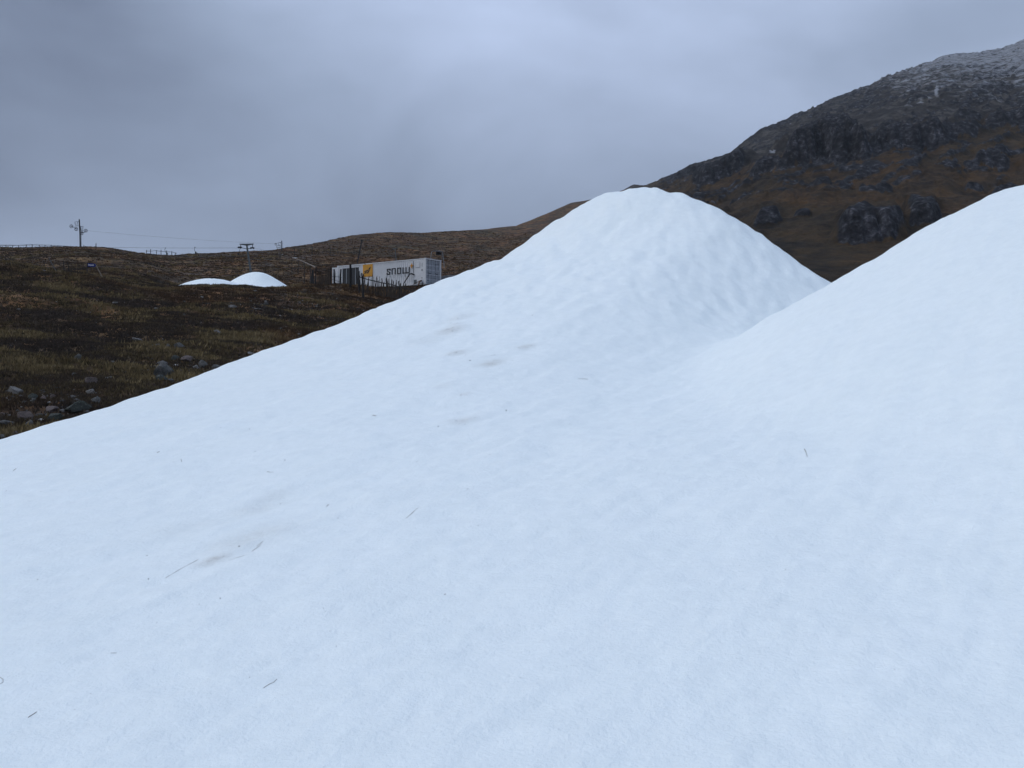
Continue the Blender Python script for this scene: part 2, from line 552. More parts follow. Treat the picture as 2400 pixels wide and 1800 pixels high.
def make_snow_mat():
    m, t, b = nt('snow', .55, .25)
    v = obj_vec(t)
    n1 = noise(t, 1.3, 5, .6, v); n2 = noise(t, 38, 4, .65, v); n3 = noise(t, 9, 3, .6, v)
    c = ramp(t, n1, [(.3, (.872, .932, .922)), (.7, (.897, .952, .942))])
    c = mixc(t, .5, c, ramp(t, noise(t, 6.5, 6, .7, v), [(.35, (.93, .935, .94)), (.65, (1.04, 1.035, 1.03))]), 'MULTIPLY')
    d = a_node(t, 'dirt')
    nd = noise(t, 16, 6, .75, v)
    ml = t.nodes.new('ShaderNodeMath'); ml.operation = 'MULTIPLY'
    t.links.new(d, ml.inputs[0]); t.links.new(ramp(t, nd, [(.3, (.25, .25, .25)), (.7, (1, 1, 1))]), ml.inputs[1])
    c = mixc(t, ml.outputs[0], c, (.36, .32, .26))
    # a faint sprinkle of grit melted out of the surface
    vo = N(t, 'ShaderNodeTexVoronoi', Scale=5.5); t.links.new(v, vo.inputs['Vector'])
    g = ramp(t, vo.outputs['Distance'], [(.012, (1, 1, 1)), (.03, (0, 0, 0))])
    gm = t.nodes.new('ShaderNodeMath'); gm.operation = 'MULTIPLY'
    t.links.new(g, gm.inputs[0]); t.links.new(ramp(t, noise(t, .9, 3, .5, v), [(.52, (0, 0, 0)), (.7, (.5, .5, .5))]), gm.inputs[1])
    c = mixc(t, gm.outputs[0], c, (.33, .30, .27))
    t.links.new(c, b.inputs['Base Color'])
    h = mixc(t, .45, n3, n2)
    bump(t, b, h, .55, .035)
    return m


def make_ground_mat():
    m, t, b = nt('moorland', .95, .12)
    v = obj_vec(t)
    n1 = noise(t, .06, 6, .6, v, .4); n2 = noise(t, .9, 8, .68, v); n3 = noise(t, .22, 5, .6, v); n4 = noise(t, 7, 5, .7, v)
    big = ramp(t, n1, [(.3, (.034, .029, .021)), (.46, (.050, .036, .023)), (.56, (.062, .036, .021)), (.72, (.044, .038, .022))])
    mid = ramp(t, n3, [(.36, (.4, .4, .42)), (.5, (1.0, 1.0, 1.0)), (.64, (1.6, 1.5, 1.25))])
    c = mixc(t, .85, big, mid, 'MULTIPLY')
    fine = ramp(t, n2, [(.37, (.22, .22, .23)), (.5, (1, 1, 1)), (.62, (2.1, 1.95, 1.7))])
    c = mixc(t, .9, c, fine, 'MULTIPLY')
    c = mixc(t, a_node(t, 'peat'), c, (.034, .026, .021))
    c = mixc(t, 1.0, c, (1.6, 1.5, 1.4), 'MULTIPLY')
    # pale dead grass and lichen-grey patches
    pale = a_node(t, 'pale')
    pm = t.nodes.new('ShaderNodeMath'); pm.operation = 'MULTIPLY'
    t.links.new(pale, pm.inputs[0]); t.links.new(ramp(t, n4, [(.42, (0, 0, 0)), (.6, (1, 1, 1))]), pm.inputs[1])
    c = mixc(t, pm.outputs[0], c, (.16, .155, .15))
    sn = t.nodes.new('ShaderNodeMath'); sn.operation = 'MULTIPLY'
    t.links.new(a_node(t, 'snow'), sn.inputs[0]); t.links.new(ramp(t, noise(t, 1.6, 6, .7, v), [(.40, (0, 0, 0)), (.52, (1, 1, 1))]), sn.inputs[1])
    c = mixc(t, sn.outputs[0], c, (.62, .66, .70))
    t.links.new(c, b.inputs['Base Color'])
    bump(t, b, n2, .8, .4)
    return m


def make_mountain_mat():
    m, t, b = nt('mountain', .93, .15)
    v = obj_vec(t); vs = obj_vec(t, (1, 1, 1.6))
    n1 = noise(t, .012, 6, .6, v, .5); n2 = noise(t, .10, 8, .7, v); n3 = noise(t, .5, 6, .7, v); n5 = noise(t, .035, 7, .65, v)
    grass = ramp(t, n1, [(.3, (.030, .022, .014)), (.48, (.050, .033, .017)), (.62, (.064, .037, .017)), (.75, (.048, .037, .020))])
    g2 = ramp(t, n2, [(.36, (.28, .28, .3)), (.5, (1, 1, 1)), (.64, (1.7, 1.6, 1.35))])
    grass = mixc(t, .9, grass, g2, 'MULTIPLY')
    grass = mixc(t, .6, grass, ramp(t, n3, [(.3, (.5, .5, .5)), (.7, (1.45, 1.45, 1.45))]), 'MULTIPLY')
    # rock: grey gneiss, streaked
    rockc = ramp(t, n3, [(.36, (.008, .008, .010)), (.5, (.024, .024, .028)), (.60, (.060, .060, .068)), (.70, (.15, .15, .165))])
    rockc = mixc(t, .8, rockc, ramp(t, n2, [(.38, (.45, .45, .45)), (.62, (1.6, 1.6, 1.6))]), 'MULTIPLY')
    # alpine zone: tan-grey grass and stones
    high = a_node(t, 'high')
    alp = ramp(t, n2, [(.36, (.018, .016, .016)), (.5, (.045, .040, .037)), (.62, (.105, .095, .085))])
    alp = mixc(t, .6, alp, ramp(t, n3, [(.3, (.5, .5, .5)), (.7, (1.45, 1.45, 1.45))]), 'MULTIPLY')
    c = mixc(t, high, grass, alp)
    rk = t.nodes.new('ShaderNodeMath'); rk.operation = 'ADD'
    t.links.new(a_node(t, 'rock'), rk.inputs[0]); t.links.new(ramp(t, n5, [(.46, (-.0, 0, 0)), (.72, (.33, .33, .33))]), rk.inputs[1])
    mk = ramp(t, rk.outputs[0], [(.34, (0, 0, 0)), (.55, (1, 1, 1))])
    c = mixc(t, mk, c, rockc)
    sn = t.nodes.new('ShaderNodeMath'); sn.operation = 'ADD'
    t.links.new(a_node(t, 'snow'), sn.inputs[0]); t.links.new(ramp(t, noise(t, .16, 7, .75, vs), [(.3, (0, 0, 0)), (.75, (1, 1, 1))]), sn.inputs[1])
    ms = ramp(t, sn.outputs[0], [(.95, (0, 0, 0)), (1.0, (1, 1, 1))])
    # the ramp clamps at one, so halve first
    hv = t.nodes.new('ShaderNodeMath'); hv.operation = 'MULTIPLY'; hv.inputs[1].default_value = .5
    t.links.new(sn.outputs[0], hv.inputs[0])
    ms = ramp(t, hv.outputs[0], [(.46, (0, 0, 0)), (.64, (.46, .46, .46))])
    c = mixc(t, ms, c, (.60, .63, .68))
    t.links.new(c, b.inputs['Base Color'])
    bump(t, b, mixc(t, .4, n2, n3), 1.0, 5.0)
    return m


def make_attr_mat(name, rough=.9):
    m, t, b = nt(name, rough, .1)
    t.links.new(a_node(t, 'tint', 'Color'), b.inputs['Base Color'])
    return m


def make_rock_mat(name, base, tint):
    m, t, b = nt(name, .9, .2)
    v = obj_vec(t)
    oi = t.nodes.new('ShaderNodeObjectInfo')
    ad = t.nodes.new('ShaderNodeVectorMath'); ad.operation = 'ADD'
    sc = t.nodes.new('ShaderNodeVectorMath'); sc.operation = 'SCALE'; sc.inputs[3].default_value = 37.0
    cb = t.nodes.new('ShaderNodeCombineXYZ')
    for i in range(3): t.links.new(oi.outputs['Random'], cb.inputs[i])
    t.links.new(cb.outputs[0], sc.inputs[0]); t.links.new(v, ad.inputs[0]); t.links.new(sc.outputs[0], ad.inputs[1])
    v = ad.outputs[0]
    n1 = noise(t, 3, 5, .6, v); n2 = noise(t, 22, 6, .7, v)
    c = ramp(t, n1, [(.35, base), (.62, tint)])
    c = mixc(t, .75, c, ramp(t, n2, [(.3, (.45, .45, .45)), (.7, (1.5, 1.5, 1.5))]), 'MULTIPLY')
    li = ramp(t, noise(t, 7, 6, .7, v), [(.58, (0, 0, 0)), (.66, (.7, .7, .7))])
    c = mixc(t, li, c, (.20, .205, .18))
    t.links.new(c, b.inputs['Base Color'])
    bump(t, b, n2, .6, .03)
    return m


MT = {}
MT['snow'] = make_snow_mat()
MT['ground'] = make_ground_mat()
MT['mountain'] = make_mountain_mat()
MT['grass'] = make_attr_mat('moor_grass')
MT['rock_grey'] = make_rock_mat('rock_grey', (0.065, 0.065, 0.064), (0.114, 0.111, 0.104))
MT['rock_pink'] = make_rock_mat('rock_pink', (0.091, 0.075, 0.07), (0.15, 0.117, 0.107))
MT['rock_pale'] = make_rock_mat('rock_pale', (.13, .126, .12), (.20, .19, .18))
MT['rock_green'] = make_rock_mat('rock_green', (.042, .046, .042), (.07, .076, .067))
MT['white_paint'] = plain('white_paint', (.60, .61, .62), .5, .07, 1.3, worn=None)
MT['door_paint'] = plain('door_paint', (.33, .355, .385), .5, .10, 2.0)
MT['dark_paint'] = plain('dark_paint', (.02, .022, .025), .5, .3, 3)
MT['yellow_paint'] = plain('yellow_paint', (.52, .25, .025), .55, .10, 2)
MT['orange_paint'] = plain('orange_paint', (.60, .26, .02), .55, .06, 2)
MT['black_print'] = plain('black_print', (.012, .012, .013), .6, .2, 5)
MT['faint_print'] = plain('faint_print', (.34, .36, .38), .6, .1, 5)
MT['steel_dark'] = plain('steel_dark', (.022, .023, .028), .5, .3, 4, .3)
MT['steel_grey'] = plain('steel_grey', (.10, .115, .12), .55, .2, 3, .25)
MT['galvanised'] = plain('galvanised', (.22, .23, .24), .5, .15, 3, .5)
MT['timber_dark'] = plain('timber_dark', (.018, .017, .017), .9, .35, 9)
MT['timber_brown'] = plain('timber_brown', (.050, .039, .030), .9, .35, 7)
MT['timber_grey'] = plain('timber_grey', (.085, .08, .075), .9, .3, 7)
MT['timber_pale'] = plain('timber_pale', (.20, .165, .13), .85, .2, 7)
MT['rubber'] = plain('rubber', (.012, .012, .012), .55, .2, 6)
MT['rust'] = plain('rust', (.09, .045, .025), .85, .35, 8)
MT['sign_blue'] = plain('sign_blue', (.006, .013, .13), .45, .1, 3)
MT['sign_white'] = plain('sign_white', (.55, .57, .62), .5, .05, 3)
MT['straw'] = plain('straw', (.17, .14, .105), .85, .3, 20)
MT['grit'] = plain('grit', (.05, .045, .04), .9, .3, 20)
MT['gravel'] = plain('gravel', (.085, .083, .085), .95, .35, 5)

# ------------------------------------------------------------------ terrain meshes


def terrain():
    u_in = np.tan(np.linspace(math.atan(-.64), math.atan(.64), 1060))
    th_in = np.arctan(u_in)
    side = np.radians(np.concatenate([np.linspace(34, 80, 60), np.linspace(84, 180, 26)]))
    side = side[side > th_in[-1] + .004]
    th = np.concatenate([-side[::-1], th_in, side])
    rr = np.concatenate([np.linspace(0.5, 9, 10), np.geomspace(9.6, 60, 175), np.geomspace(60.5, 130, 62), np.geomspace(131.5, 1250, 330), np.geomspace(1300, 3600, 14)])
    nt_, nr = len(th), len(rr)
    TH, RR = np.meshgrid(th, rr)          # rows: r
    X = (RR * np.sin(TH)).ravel(); Y = (RR * np.cos(TH)).ravel()
    Z = np.empty_like(X); RK = np.empty_like(X)
    for i in range(0, len(X), 80000):
        z, k = ground_z(X[i:i + 80000], Y[i:i + 80000], True)
        Z[i:i + 80000] = z; RK[i:i + 80000] = k
    r = RR.ravel(); px = 1200 + F * X / np.maximum(Y, 1e-3); px = np.where(Y > 0, px, -9999)
    row = HR - F * Z / np.maximum(Y, 1e-3)
    idx = np.arange(nt_ * nr).reshape(nr, nt_)

    def cut(name, r0, r1, c0, c1, mat, kind='structure', label=None):
        I = idx[r0:r1 + 1, c0:c1 + 1]
        q = np.stack([I[:-1, :-1], I[:-1, 1:], I[1:, 1:], I[1:, :-1]], -1).reshape(-1, 4)
        uq, inv = np.unique(q, return_inverse=True)
        me = fast_mesh(name, np.c_[X, Y, Z][uq], inv.reshape(-1, 4))
        o = link(name, me, mat, kind=kind)
        if label: o['label'] = label
        return me, uq
    k1 = int(np.searchsorted(rr, 130.5)); cs = int(np.searchsorted(th, math.atan(.1265)))
    peat_n = fbm(X / 3.1, Y / 3.1, 4, 61); peat_b = fbm(X / 11., Y / 11., 3, 62)
    peat = sstep(peat_n * .6 + peat_b * .4, .12, .42) * (1 - sstep(r, 60, 110)) * .5
    for hx, hy, hr, hd in HOLLOWS:
        peat = np.maximum(peat, .95 * np.exp(-((X - hx) ** 2 + ((Y - hy) / .6) ** 2) / (1.4 * hr * hr)))
    bare = np.exp(-((px - 60) / 150) ** 2 - ((row - 640) / 60) ** 2) * 0
    pale = np.zeros_like(X); snow = np.zeros_like(X)
    for (bx, by, wx, wy, s) in ((455, 640, 26, 14, .55), (540, 598, 8, 9, .7), (480, 615, 14, 8, .5), (660, 597, 22, 5, .5), (420, 660, 22, 6, .5), (630, 620, 10, 3, .8),
                                (600, 590, 20, 6, .4), (710, 604, 20, 8, .35)):
        m = (r > 90) & (r < 400)
        pale = np.maximum(pale, s * m * np.exp(-((px - bx) / wx) ** 2 - ((row - by) / wy) ** 2))
    for (bx, by, wx, wy, s) in ((657, 596, 6, 1.6, .9), (690, 604, 7, 1.2, .6)):
        m = (r > 90) & (r < 400)
        snow = np.maximum(snow, s * m * sstep(np.exp(-((px - bx - (row - by) * 2) / wx) ** 2 - ((row - by) / wy) ** 2), .25, .6))
    me, uq = cut('ground', 0, k1, 0, nt_ - 1, MT['ground'])
    attr(me, 'peat', peat[uq]); attr(me, 'pale', pale[uq]); attr(me, 'snow', snow[uq])
    me, uq = cut('hillside', k1, nr - 1, 0, cs, MT['ground'])
    hp = sstep(fbm(X / 30., Y / 30., 4, 63), .12, .4) * .6
    attr(me, 'peat', hp[uq]); attr(me, 'pale', pale[uq]); attr(me, 'snow', snow[uq])
    me, uq = cut('mountain', k1, nr - 1, cs, nt_ - 1, MT['mountain'])
    # line in the mountain where grass gives way to the stony alpine zone
    line = np.interp(px, [1460, 1640, 1880, 2100, 2400], [452, 420, 372, 318, 262])
    wv = fbm(X / 60., Y / 60., 4, 71) * 45
    high = sstep(line - row + wv, -8, 30)
    sn = sstep(262 - row + .03 * (px - 1900) + fbm(X / 90., Y / 90., 3, 73) * 40, -60, 170) * .78
    sn = sn + .18 * fbm(X / 40., Y / 14., 4, 75) * (sn > .05)
    for (bx, by, wx, wy, s) in ((2195, 214, 7, 14, 1.), (2168, 230, 16, 6, .95), (2150, 238, 20, 5, .9), (1810, 353, 9, 4, 1), (1938, 285, 8, 3, 1.), (1852, 287, 5, 5, .8), (2130, 246, 16, 3, .7)):
        sn = np.maximum(sn, (r > 200) * s * 1.1 * np.exp(-(((px - bx) / wx) ** 2 + ((row - by) / wy) ** 2) ** 1.0))
    attr(me, 'rock', np.clip(RK + .25 * high * sstep(fbm(X / 22., Y / 22., 4, 79), -.1, .4), 0, 1)[uq])
    attr(me, 'high', high[uq]); attr(me, 'snow', np.clip(sn, 0, 1.2)[uq])
    me.calc_loop_triangles()


terrain()


# ------------------------------------------------------------------ snow mounds
VALLEY = np.array([(14, 27), (9.5, 20.5), (5.4, 16.0), (3.1, 12.2), (1.7, 9.5), (.9, 5), (.35, 2), (0, 0), (0, -7)], float)
STAINS = [(1056, 772, .55, .18), (1066, 760, .3, .1), (1070, 828, .5, .12), (1150, 853, .6, .13), (1162, 846, .4, .1), (1232, 812, .5, .1), (1084, 986, .35, .12), (1090, 924, .3, .06),
          (502, 1312, .6, .07), (640, 1168, .22, .1), (600, 1196, .2, .14), (590, 1262, .28, .2), (1040, 905, .12, .1), (1000, 800, .12, .25), (560, 1273, .2, .08),
          (1075, 745, .25, .2), (430, 1240, .1, .2)]


def pick_snow(px, py):
    u = (px - 1200) / F; v = (HR - py) / F
    y = np.geomspace(1.2, 34, 900); z = snow_z(u * y, y)
    w = np.nonzero(z >= v * y)[0]
    if not len(w): return None
    return u * y[w[0]], y[w[0]]


def snow_mounds():
    th_in = np.arctan(np.linspace(-.64, .64, 760))
    side = np.radians(np.concatenate([np.linspace(34, 70, 30), np.linspace(73, 180, 34)])); side = side[side > th_in[-1] + .004]
    th = np.concatenate([-side[::-1], th_in, side])
    rr = np.concatenate([[.02, .5, 1.0, 1.6, 2.2], np.geomspace(2.6, 36, 400)])
    TH, RR = np.meshgrid(th, rr)
    X = (RR * np.sin(TH)).ravel(); Y = (RR * np.cos(TH)).ravel()
    Z = snow_z(X, Y); G = base_ground(X, Y)
    back = sstep(-Y, 4, 12)
    Z = Z - back * 4
    dirt = np.zeros_like(X)
    for (px, py, s, rad) in STAINS:
        p = pick_snow(px, py)
        if p is None: continue
        a = .62 * (X - p[0]) + .78 * (Y - p[1]); b = -.78 * (X - p[0]) + .62 * (Y - p[1])
        dirt = np.maximum(dirt, s * np.exp(-(a / (rad * 1.7)) ** 2 - (b / rad) ** 2))
    nr, nc = TH.shape
    idx = np.arange(nr * nc).reshape(nr, nc)
    q = np.stack([idx[:-1, :-1], idx[:-1, 1:], idx[1:, 1:], idx[1:, :-1]], -1).reshape(-1, 4)
    # shared vertex normals, so that no seam shows where the two mounds meet
    C3 = np.c_[X, Y, Z]; fn = np.cross(C3[q[:, 2]] - C3[q[:, 0]], C3[q[:, 3]] - C3[q[:, 1]]); NN = np.zeros_like(C3)
    for c in range(4):
        for ax in range(3): NN[:, ax] += np.bincount(q[:, c], fn[:, ax], len(X))
    NN /= np.linalg.norm(NN, axis=1)[:, None] + 1e-12
    keep = ((Z - G)[q] > -.9).any(1)
    cx = X[q].mean(1); cy = Y[q].mean(1)
    vx = np.interp(cy, VALLEY[::-1, 1], VALLEY[::-1, 0])
    right = cx > vx
    for name, sel, lab in (('snow_mound', keep & ~right, 'large rounded white snow mound in the middle with a long flank falling left'),
                           ('snow_mound', keep & right, 'nearest white snow mound rising out of the frame at the right edge')):
        f = q[sel]; uq, inv = np.unique(f, return_inverse=True)
        me = fast_mesh('snow_mound', np.c_[X, Y, Z][uq], inv.reshape(-1, 4))
        attr(me, 'dirt', dirt[uq])
        me.normals_split_custom_set_from_vertices(NN[uq].tolist())
        link('snow_mound', me, MT['snow'], label=lab, category='snow mound', group='piles of stored snow')


snow_mounds()


def far_mound(px, y, rad_px, top_row, kind, label):
    cx = (px - 1200) / F * y; gz = float(ground_z(cx, y)[0]); Rr = rad_px / F * y
    H = (HR - top_row) / F * y - gz + .25
    n, k = 34, 64; V = [(0, 0, H - .25)]; Fc = []
    for i in range(1, n + 1):
        q = i / n
        for j in range(k):
            a = 2 * math.pi * j / k; rad = Rr * 1.08 * q * (1 + .05 * math.sin(3 * a + px))
            h = math.cos(min(q * 1.08, 1) * math.pi / 2) ** 2 if kind == 'peak' else max(0, 1 - (q * 1.08) ** 2) ** .95
            h = H * h - .25 + .02 * math.sin(7 * a + 9 * q)
            V.append((rad * math.cos(a), rad * math.sin(a) * .9, h))
    tri = [(0, 1 + j, 1 + (j + 1) % k, 1 + (j + 1) % k) for j in range(k)]
    me = bpy.data.meshes.new('snow_mound')
    fs = [(0, 1 + j, 1 + (j + 1) % k) for j in range(k)]
    for i in range(n - 1):
        for j in range(k):
            a = 1 + i * k + j; b = 1 + i * k + (j + 1) % k
            fs.append((a, a + k, b + k, b))
    me.from_pydata(V, [], fs); me.polygons.foreach_set('use_smooth', [True] * len(fs)); me.update()
    attr(me, 'dirt', np.zeros(len(V)))
    o = link('snow_mound', me, MT['snow'], label=label, category='snow mound', group='piles of stored snow')
    o.location = (cx, y, gz)


far_mound(496, 88, 97, 653.5, 'low', 'small low white snow mound in the distance, left and flatter of the far pair')
far_mound(602, 92, 118, 638, 'peak', 'small peaked white snow mound in the distance below the leaning lift pylon')

# ------------------------------------------------------------------ shipping container
CU1 = (997 - 1200) / F
CP = Vector((CU1 * 87, 87, 0))                    # near corner in plan
CA = Vector((-.1148, .0797, 0)).normalized()       # along the long side, away to the left
CB = Vector((CA.y, -CA.x, 0))                      # along the door end
CTOP = (HR - 604.3) / F * 87
CH = 2.59
CL, CW = 12.19, 2.44


def container():
    root = empty('shipping_container', (CP.x, CP.y, CTOP - CH), 0,
                 label='long white corrugated shipping container lettered snow with a yellow panel', category='container')
    A, B, Zv = CA, CB, Vector((0, 0, 1))

    def p(s, w, z): return A * s + B * w + Zv * z

    def pbox(mb, s0, s1, w0, w1, z0, z1):
        vs = [p(s, w, z) for z in (z0, z1) for s, w in ((s0, w0), (s1, w0), (s1, w1), (s0, w1))]
        mb.add(vs, [(0, 1, 2, 3), (7, 6, 5, 4), (4, 5, 1, 0), (5, 6, 2, 1), (6, 7, 3, 2), (7, 4, 0, 3)])
    # corner posts, rails
    for s0 in (0, CL - .16):
        for w0 in (0, CW - .16):
            mb = MB(); pbox(mb, s0, s0 + .16, w0, w0 + .16, .12, CH - .12); mb.build('corner_post', MT['white_paint'], root)
            for z0 in (0, CH - .12):
                mb = MB(); pbox(mb, s0 - .008, s0 + .172, w0 - .008, w0 + .168, z0 - .006, z0 + .124); mb.build('corner_casting', MT['white_paint'], root)
    for w0 in (.0, CW - .08):
        for z0, z1, nm in ((.0, .15, 'bottom_rail'), (CH - .11, CH - .02, 'top_rail')):
            mb = MB(); pbox(mb, .175, CL - .175, w0 + .004, w0 + .07, z0, z1); mb.build(nm, MT['white_paint'], root)

    def corr(s0, s1, w_out, sign, name, z0=.15, z1=CH - .11):
        mb = MB(); s = s0; pts = []; pit = .278; dep = .05
        while s < s1:
            for ds, dw in ((0, 0), (.07, 0), (.138, 1), (.208, 1)):
                if s + ds < s1: pts.append((s + ds, w_out + sign * dep * dw))
            s += pit
        pts.append((s1, pts[-1][1]))
        for (a, wa), (b, wb) in zip(pts[:-1], pts[1:]):
            mb.add([p(a, wa, z0), p(b, wb, z0), p(b, wb, z1), p(a, wa, z1)], [(0, 1, 2, 3)])
        mb.build(name, MT['white_paint'], root)
    D0, D1 = s_of(842), s_of(801)
    P0, P1 = s_of(873.4), s_of(850.3)
    corr(.16, D0, .02, 1, 'side_panel'); corr(D1, CL - .16, .02, 1, 'side_panel')
    corr(D0, D1, .02, 1, 'side_panel', CH - .32, CH - .11)
    corr(.16, CL - .16, CW - .02, -1, 'side_panel')
    mb = MB(); mb.add([p(CL - .03, .16, .12), p(CL - .03, CW - .16, .12), p(CL - .03, CW - .16, CH - .1), p(CL - .03, .16, CH - .1)], [(0, 1, 2, 3)]); mb.build('end_panel', MT['white_paint'], root)
    mb = MB()
    for i in range(40):
        a = .17 + i * (CL - .34) / 40
        pbox(mb, a, a + (CL - .34) / 80, .075, CW - .085, CH - .075, CH - .03)
        pbox(mb, a + (CL - .34) / 80 + .001, a + (CL - .34) / 40 - .001, .075, CW - .085, CH - .075, CH - .05)
    mb.build('roof', MT['white_paint'], root)
    # dark tie-down slots along the top rail
    n = 42
    for i in range(n):
        a = .35 + i * (CL - .7) / (n - 1)
        mb = MB(); pbox(mb, a - .06, a + .06, -.004, .0035, CH - .135, CH - .112); mb.build('rail_slot', MT['timber_grey'], root)
    # two dark openings near the far end
    mid = (D0 + D1) / 2
    for a, b in ((D0 + .02, mid - .06), (mid + .06, D1 - .02)):
        mb = MB(); pbox(mb, a, b, .085, .1, .16, CH - .33); d = mb.build('opening_panel', MT['dark_paint'], root)
        c = (a + b) / 2
        for aa in (c,):
            mb = MB(); pbox(mb, aa - .022, aa + .022, .06, .084, .16, CH - .33); mb.build('mullion', MT['door_paint'], d)
        mb = MB(); pbox(mb, a, b, .066, .083, 1.06, 1.12); mb.build('mullion', MT['dark_paint'], d)
    for aa in (mid, D0, D1):
        mb = MB(); pbox(mb, aa - .055, aa + .055, .012, .08, .15, CH - .32); mb.build('opening_post', MT['white_paint'], root)
    # yellow panel with its black mark
    zy = lambda row, px: (HR - row) / F * depth_of(px) - (CTOP - CH)
    mb = MB(); pbox(mb, P0, P1, -.003, .017, zy(648.5, 861), CH - .125); yp = mb.build('yellow_panel', MT['yellow_paint'], root)
    q = lambda X, Yy: (s_of(760 + X / 15.8), zy(600 + Yy / 15.8, 760 + X / 15.8))
    for poly in ([(1725, 385), (1640, 470), (1650, 500), (1700, 495)], [(1640, 500), (1490, 560), (1480, 605), (1630, 545)],
                 [(1690, 510), (1665, 500), (1575, 640), (1625, 648)], [(1610, 560), (1500, 615), (1475, 660), (1545, 645)],
                 [(1470, 262), (1500, 262), (1540, 318), (1520, 325)]):
        mb = MB(); mb.prism([q(*c) for c in poly], lambda a, z, t: p(a, t, z), -.012, -.0045); mb.build('arrow_mark', MT['black_print'], root)
    # lettering, measured on the photograph
    q2 = lambda X, Yy: (s_of(880 + X / 12.29), zy(570 + Yy / 12.29, 880 + X / 12.29))

    def strokes(name, polys, mat):
        mb = MB()
        for poly in polys:
            mb.prism([q2(*c) for c in poly], lambda a, z, t: p(a, t, z), -.010, .0185)
        mb.build(name, mat, root)

    def ln(x0, y0, x1, y1, w=26, vert=None):
        dx, dy = x1 - x0, y1 - y0; L = math.hypot(dx, dy); nx, ny = -dy / L * w / 2, dx / L * w / 2
        ex, ey = dx / L * w / 2, dy / L * w / 2
        return [(x0 - ex + nx, y0 - ey + ny), (x0 - ex - nx, y0 - ey - ny), (x1 + ex - nx, y1 + ey - ny), (x1 + ex + nx, y1 + ey + ny)]
    strokes('letter_s', [ln(420, 775, 420, 745), ln(420, 745, 342, 755), ln(342, 755, 342, 806), ln(342, 806, 412, 838), ln(412, 838, 412, 890), ln(412, 890, 332, 898), ln(332, 898, 332, 862)], MT['black_print'])
    strokes('letter_n', [ln(478, 890, 478, 738), ln(478, 738, 566, 728), ln(566, 728, 562, 882)], MT['black_print'])
    strokes('letter_o', [ln(638, 880, 638, 722), ln(638, 722, 726, 712), ln(726, 712, 722, 872), ln(722, 872, 638, 880)], MT['black_print'])
    strokes('letter_w', [ln(792, 708, 788, 862), ln(788, 862, 966, 846), ln(878, 702, 878, 850), ln(966, 846, 970, 692)], MT['black_print'])
    strokes('plus_mark', [ln(1040, 596, 1040, 708, 24), ln(1004, 652, 1078, 644, 24)], MT['orange_paint'])
    for i, ch in enumerate('FACTORY'):
        cu = bpy.data.curves.new('letter', 'FONT'); cu.body = ch; cu.size = .36; cu.extrude = .004; cu.align_x = 'CENTER'
        ob = bpy.data.objects.new('tmp', cu); col.objects.link(ob)
        dg = bpy.context.evaluated_depsgraph_get(); me = bpy.data.meshes.new_from_object(ob.evaluated_get(dg))
        bpy.data.objects.remove(ob)
        X = 320 + i * 106.5; Yy = 985 - i * 6.3
        s_, z_ = q2(X, Yy)
        o = link('small_letter', me, MT['faint_print'], root)
        o.matrix_parent_inverse = Matrix()
        M = Matrix((( -A.x, 0, -B.x, 0), (-A.y, 0, -B.y, 0), (0, 1, 0, 0), (0, 0, 0, 1)))
        o.matrix_local = Matrix.Translation(p(s_, -.004, z_ - .06)) @ M
    # hatch, grille, cap, conduit on the side
    def patch(name, x0, x1, y0, y1, w0, w1, mat):
        a0, _ = q2(x1, y0); a1, _ = q2(x0, y0); z1 = q2((x0 + x1) / 2, y0)[1]; z0 = q2((x0 + x1) / 2, y1)[1]
        mb = MB(); pbox(mb, a0, a1, w0, w1, z0, z1); return mb.build(name, mat, root)
    patch('plain_side_sheet', 1100, 1448, 480, 1185, .004, .019, MT['white_paint'])
    patch('hatch_frame', 1150, 1285, 540, 702, -.022, .003, MT['door_paint'])
    patch('hatch', 1158, 1278, 548, 692, -.036, -.0225, MT['white_paint'])
    patch('vent_grille', 1108, 1188, 1055, 1168, -.02, .003, MT['steel_grey'])
    patch('hose_port', 1300, 1372, 1062, 1150, -.04, .003, MT['sign_white'])
    patch('switch_box', 1334, 1354, 752, 790, -.05, .003, MT['steel_grey'])
    patch('conduit', 1096, 1106, 515, 870, -.03, .003, MT['steel_grey'])
    patch('cable_clip', 1334, 1350, 980, 1010, -.03, .003, MT['steel_grey'])
    patch('slot_vent', 1342, 1350, 570, 680, -.012, .003, MT['steel_grey'])
    # door end
    mb = MB(); pbox(mb, .02, .10, .165, CW - .165, CH - .12, CH - .0); mb.build('door_header', MT['white_paint'], root)
    mb = MB(); pbox(mb, .02, .10, .165, CW - .165, 0, .12); mb.build('door_sill', MT['door_paint'], root)
    mb = MB(); pbox(mb, .012, .06, .168, CW - .168, CH - .16, CH - .122); mb.build('door_gasket', MT['steel_dark'], root)
    half = (CW - .32) / 2
    for k in (0, 1):
        w0 = .16 + k * half + .012; w1 = .16 + (k + 1) * half - .012
        mb = MB(); pbox(mb, .07, .10, w0, w1, .13, CH - .17)
        nb = 5; hz = (CH - .30) / nb
        d = mb.build('door', MT['door_paint'], root)
        for i in range(nb):
            mb = MB(); z0 = .13 + i * hz
            pbox(mb, .045, .0695, w0 + .06, w1 - .06, z0 + .10, z0 + hz - .08); mb.build('door_rib', MT['door_paint'], d)
            mb = MB(); pbox(mb, .062, .0692, w0 + .05, w1 - .05, z0 + hz - .07, z0 + hz + .0); mb.build('door_band', MT['sign_white'], d)
